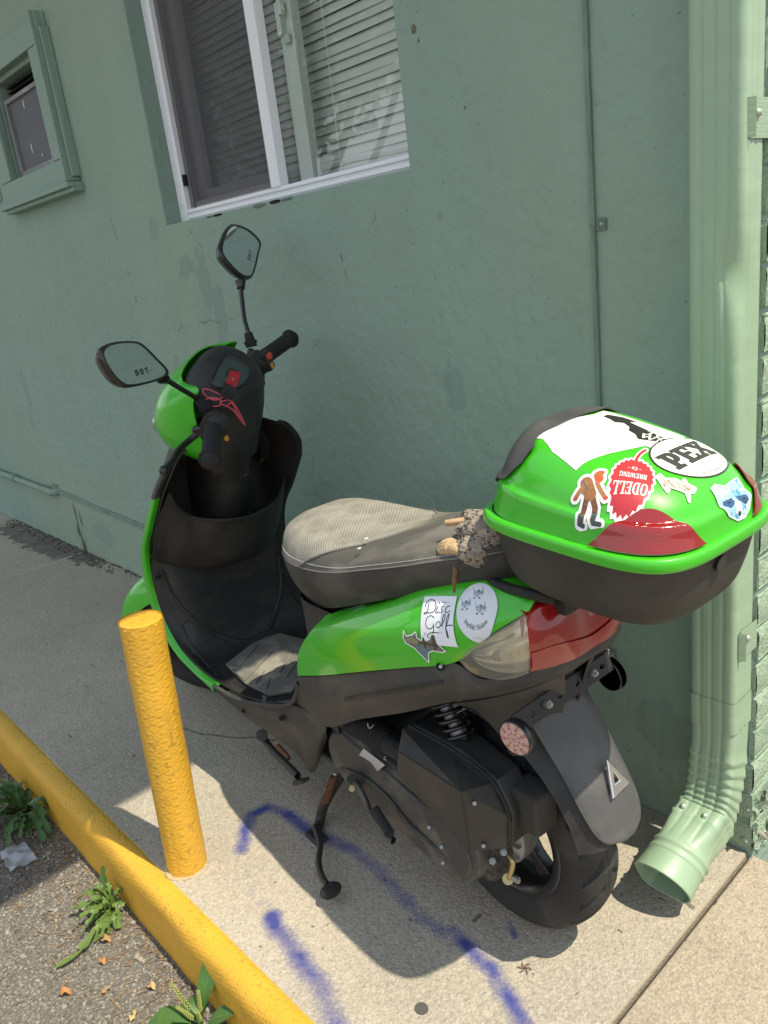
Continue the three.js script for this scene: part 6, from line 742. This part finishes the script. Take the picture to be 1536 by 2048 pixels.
{
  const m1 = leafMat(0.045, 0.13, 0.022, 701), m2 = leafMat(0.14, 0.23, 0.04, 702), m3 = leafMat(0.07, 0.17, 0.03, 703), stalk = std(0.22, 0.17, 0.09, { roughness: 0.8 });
  const rosette = (w, n, len, wid, mat, lob, rise, a0, a1, s0) => { for (let k = 0; k < n; k++) { const a = lerp(a0, a1, (k + 0.6 * hash(k, 1, s0)) / n), l = len * (0.55 + 0.55 * hash(k, 2, s0)), h = rise * (0.3 + 0.9 * hash(k, 3, s0)), c = Math.cos(a), s = Math.sin(a); const pts = [[0, 0.004], [0.3, h * 0.8], [0.65, h], [1, h * (0.2 + 0.7 * hash(k, 4, s0))]].map(([t, y]) => new THREE.Vector3(c * t * l + 0.006 * (hash(k, 5, s0) - 0.5), y, s * t * l)); part(w, 'leaf', leafGeo(pts, wid * (0.7 + 0.5 * hash(k, 6, s0)), { lobes: lob, sd: k, n: lob ? 30 : 20, wave: 0.002 }), mat); } };
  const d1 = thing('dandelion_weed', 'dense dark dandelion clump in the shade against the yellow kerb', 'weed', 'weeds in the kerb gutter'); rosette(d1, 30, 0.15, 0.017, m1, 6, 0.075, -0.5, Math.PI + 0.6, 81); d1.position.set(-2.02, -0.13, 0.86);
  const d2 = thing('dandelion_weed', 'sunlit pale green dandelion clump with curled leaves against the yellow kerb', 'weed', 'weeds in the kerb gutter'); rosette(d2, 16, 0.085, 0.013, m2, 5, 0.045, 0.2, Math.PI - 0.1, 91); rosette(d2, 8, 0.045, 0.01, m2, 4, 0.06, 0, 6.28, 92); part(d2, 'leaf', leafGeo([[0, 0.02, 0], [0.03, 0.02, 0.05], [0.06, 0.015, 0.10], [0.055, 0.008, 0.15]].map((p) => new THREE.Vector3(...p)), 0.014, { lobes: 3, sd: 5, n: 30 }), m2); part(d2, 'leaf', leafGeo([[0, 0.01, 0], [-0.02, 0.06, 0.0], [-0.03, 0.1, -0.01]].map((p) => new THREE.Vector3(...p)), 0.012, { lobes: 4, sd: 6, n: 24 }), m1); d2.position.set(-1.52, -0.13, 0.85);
  const pl = thing('plantain_weed', 'broad leaved plantain weed with seed spikes at the foot of the kerb', 'weed', 'weeds in the kerb gutter');
  for (const [a, l, w, h, e] of [[2.3, 0.105, 0.036, 0.02, 0.014], [1.45, 0.09, 0.032, 0.025, 0.012], [0.4, 0.07, 0.02, 0.03, 0.02], [-0.5, 0.075, 0.02, 0.05, 0.06], [-1.9, 0.06, 0.018, 0.09, 0.12], [3.2, 0.06, 0.018, 0.03, 0.02], [0.9, 0.05, 0.016, 0.04, 0.03]]) part(pl, 'leaf', leafGeo([[0, 0.002], [0.35, h * 0.7], [0.7, h], [1, e]].map(([t, y]) => new THREE.Vector3(Math.cos(a) * l * t, y, Math.sin(a) * l * t)), w, { fold: 0.12, n: 24 }), m3);
  for (const [dx, dz, h] of [[-0.045, 0.02, 0.095], [0.012, -0.005, 0.10], [-0.01, 0.03, 0.075], [0.03, 0.012, 0.08]]) { const p = [new THREE.Vector3(0, 0, 0), new THREE.Vector3(dx * 0.4, h * 0.5, dz * 0.4), new THREE.Vector3(dx, h, dz)]; const st = part(pl, 'stalk', tube(p, 0.0013, 14, 5), m3); const sp = [], c = cr(p); for (let k = 0; k < 70; k++) { const t = 0.5 + 0.5 * k / 70, q = c.getPoint(t), a = k * 2.4, r = 0.0032 * (1.15 - (t - 0.5)); sp.push(new THREE.IcosahedronGeometry(0.0015, 0).translate(q.x + Math.cos(a) * r, q.y, q.z + Math.sin(a) * r)); } part(pl, 'seed_spike', merge(sp), std(0.34, 0.36, 0.10, { roughness: 0.8 })); }
  pl.position.set(-1.12, -0.13, 0.865);
  // crumpled clear plastic
  const pw = []; for (let i = 0; i < 6; i++) pw.push([0, 1, 2, 3, 4].map((j) => new THREE.Vector3(-0.045 + i * 0.018, 0.004 + 0.016 * hash(i, j, 71), -0.03 + j * 0.015 + 0.006 * hash(i, j, 72))));
  const cp = solo('plastic_scrap', patch(pw, 18, 14), phy(0.7, 0.72, 0.78, { transmission: 0.6, thickness: 0, roughness: 0.3 }), 'crumpled clear plastic scrap on the shaded asphalt', 'litter'); cp.position.set(-1.87, -0.13, 0.935);
  // dry leaves one can pick out
  const dry = [std(0.42, 0.2, 0.07, { roughness: 0.85 }), std(0.36, 0.22, 0.1, { roughness: 0.85 }), std(0.5, 0.34, 0.16, { roughness: 0.85 })];
  [[-1.42, 0.925], [-1.335, 0.965], [-1.26, 0.885], [-1.19, 0.905], [-1.47, 0.905], [-1.23, 0.955], [-1.38, 1.0]].forEach(([x, z], k) => { const m = solo('dry_leaf', leafGeo([[0, 0.002, 0], [0.008, 0.006, 0.002], [0.018, 0.005, 0.002], [0.026, 0.003, 0]].map((p) => new THREE.Vector3(...p)), 0.007, { fold: 0.7, wave: 0.003, lobes: k % 2 ? 2 : 0, sd: k, n: 12 }), dry[k % 3], ['curled dry brown leaf just beyond the tip of the sunlit dandelion leaf', 'flat orange dry leaf alone out on the sunlit asphalt', 'small dry orange leaf close under the kerb face, between the two sunlit weeds', 'pale tan dry leaf in the straw beside the plantain weed', 'dry brown leaf lying among the roots of the sunlit dandelion', 'twisted dry leaf on open asphalt a hand from the plantain weed', 'smallest dry leaf, farthest from the kerb on the asphalt'][k], 'leaf', 'dry leaves by the kerb'); m.position.set(x, -0.129, z); m.rotation.y = k * 1.7; m.scale.setScalar(0.8 + 0.4 * hash(k, 1, 77)); });
  solo('chewing_gum', new THREE.CylinderGeometry(0.0115, 0.012, 0.0015, 14).scale(1, 1, 0.9).translate(-0.767, 0.0009, 0.641), std(0.08, 0.075, 0.07, { roughness: 0.9 }), 'flattened dark chewing gum spot on the sunlit concrete', 'gum');
  const tw = []; for (let k = 0; k < 6; k++) { const a = k / 6 * 6.28 + 0.3; tw.push(tube([new THREE.Vector3(0, 0.003, 0), new THREE.Vector3(Math.cos(a) * 0.006, 0.004, Math.sin(a) * 0.006), new THREE.Vector3(Math.cos(a + 0.3) * 0.012, 0.001, Math.sin(a + 0.3) * 0.012)], 0.0009, 6, 4)); } const sb = solo('seed_burr', merge(tw), std(0.14, 0.07, 0.05, { roughness: 0.9 }), 'tiny dark star shaped seed burr on the concrete behind the rear tyre', 'seed'); sb.position.set(-0.689, 0, 0.475);
  // loose grit and straw on the asphalt (uncountable)
  const inst = (name, geo, mat, n, place, label, category) => { const m = new THREE.InstancedMesh(geo, mat, n), d = new THREE.Object3D(), cc = new THREE.Color(); m.name = name; m.castShadow = m.receiveShadow = true; for (let k = 0; k < n; k++) { place(d, k); d.updateMatrix(); m.setMatrixAt(k, d.matrix); const c = place.c(k); m.setColorAt(k, cc.setRGB(...c)); } tag(m, label, category, null, 'stuff'); scene.add(m); return m; };
  const near = () => 0.835 + Math.pow(rnd(), 2.2) * 0.34;
  const gp = (d) => { const s = 0.0012 + Math.pow(rnd(), 4) * 0.0055; d.position.set(rr(-2.6, -0.9), -0.1295 + s * 0.25, rnd() < 0.6 ? near() : rr(0.84, 1.2)); d.scale.set(s * rr(0.8, 1.4), s * rr(0.4, 0.8), s * rr(0.8, 1.3)); d.rotation.set(rr(0, 3), rr(0, 6), rr(0, 3)); }; gp.c = () => { const t = rr(0.09, 0.3); return [t * 1.1, t, t * 0.86]; };
  inst('asphalt_grit', new THREE.IcosahedronGeometry(1, 0), std(1, 1, 1, { roughness: 0.9 }), 5200, gp, 'loose pale grit scattered on the asphalt along the kerb', 'grit');
  const sp = (d) => { d.position.set(rr(-2.3, -0.95), -0.128 + rnd() * 0.003, 0.838 + Math.pow(rnd(), 1.6) * 0.17); const l = rr(0.005, 0.024); d.scale.set(l, 0.0006 + 0.0005 * rnd(), 0.0007 + 0.0006 * rnd()); d.rotation.set(rr(-0.2, 0.2), rr(0, 6.3), rr(-0.12, 0.12)); }; sp.c = () => { const t = rr(0.6, 1.2); return [0.33 * t, 0.2 * t, 0.1 * t]; };
  inst('straw_litter', new THREE.BoxGeometry(1, 1, 1), std(1, 1, 1, { roughness: 0.9 }), 900, sp, 'dry brown straw and pine litter along the foot of the kerb', 'litter');
  const so = (d) => { const x = rr(-4.6, -2.7), s = rr(0.0012, 0.0055) * (x < -3 ? 1 : 0.6); d.position.set(x, s * 0.2, 0.003 + Math.pow(rnd(), 2) * (x < -3.2 ? 0.07 : 0.02)); d.scale.set(s * 1.4, s * 0.6, s); d.rotation.set(rr(0, 3), rr(0, 6), rr(0, 3)); }; so.c = () => { const t = rr(0.05, 0.13); return [t, t * 0.95, t * 0.82]; };
  inst('soil_crumbs', new THREE.IcosahedronGeometry(1, 0), std(1, 1, 1, { roughness: 1 }), 600, so, 'dark soil crumbs along the foot of the green wall', 'soil');
}
// ---------------------------------------------------------------- leafy tree across the lot, mirrored in the window
{
  const t = thing('street_tree', 'tall leafy street tree across the lot, reflected in the window glass', 'tree');
  const lim = [tube([[0, 0, 0], [0.05, 1.2, 0.03], [-0.05, 2.2, 0], [0.05, 3.4, 0.1]].map((p) => new THREE.Vector3(...p)), 0.16, 20, 10)];
  const tips = []; for (let k = 0; k < 16; k++) { const a = k * 2.4, h = 1.7 + 1.6 * hash(k, 1, 901), l = 1.0 + 1.5 * hash(k, 2, 901), e = new THREE.Vector3(Math.cos(a) * l, h + 0.5 + 1.6 * hash(k, 3, 901), Math.sin(a) * l); tips.push(e); lim.push(tube([new THREE.Vector3(0, h * 0.8, 0), new THREE.Vector3(e.x * 0.5, h + 0.3, e.z * 0.5), e], 0.045, 10, 6)); }
  part(t, 'trunk', merge(lim), std(0.10, 0.075, 0.05, { roughness: 0.95 }));
  const pos = [], idx = [], v = new THREE.Vector3(); for (let k = 0; k < 9000; k++) { const c = tips[k % 16], r = 0.85 * Math.cbrt(rnd()), a = rr(0, 6.283), z = rr(-1, 1), q = Math.sqrt(1 - z * z); v.set(c.x + r * q * Math.cos(a), c.y + r * z * 0.8, c.z + r * q * Math.sin(a)); const ux = new THREE.Vector3(rr(-1, 1), rr(-1, 1), rr(-1, 1)).normalize().multiplyScalar(rr(0.05, 0.1)), uy = new THREE.Vector3(rr(-1, 1), rr(-1, 1), rr(-1, 1)).cross(ux).normalize().multiplyScalar(0.035), n = pos.length / 3; for (const p of [v.clone().sub(ux), v.clone().add(uy), v.clone().add(ux), v.clone().sub(uy)]) pos.push(p.x, p.y, p.z); idx.push(n, n + 1, n + 2, n, n + 2, n + 3); }
  const g = new THREE.BufferGeometry(); g.setAttribute('position', new THREE.Float32BufferAttribute(pos, 3)); g.setIndex(idx); g.computeVertexNormals(); part(t, 'crown', g, phy(0.06, 0.12, 0.025, { roughness: 0.6, transmission: 0.3, thickness: 0 }));
  t.position.set(-9.6, -0.13, 6.2); t.scale.setScalar(1.15);
}
renderer.render(scene, camera);
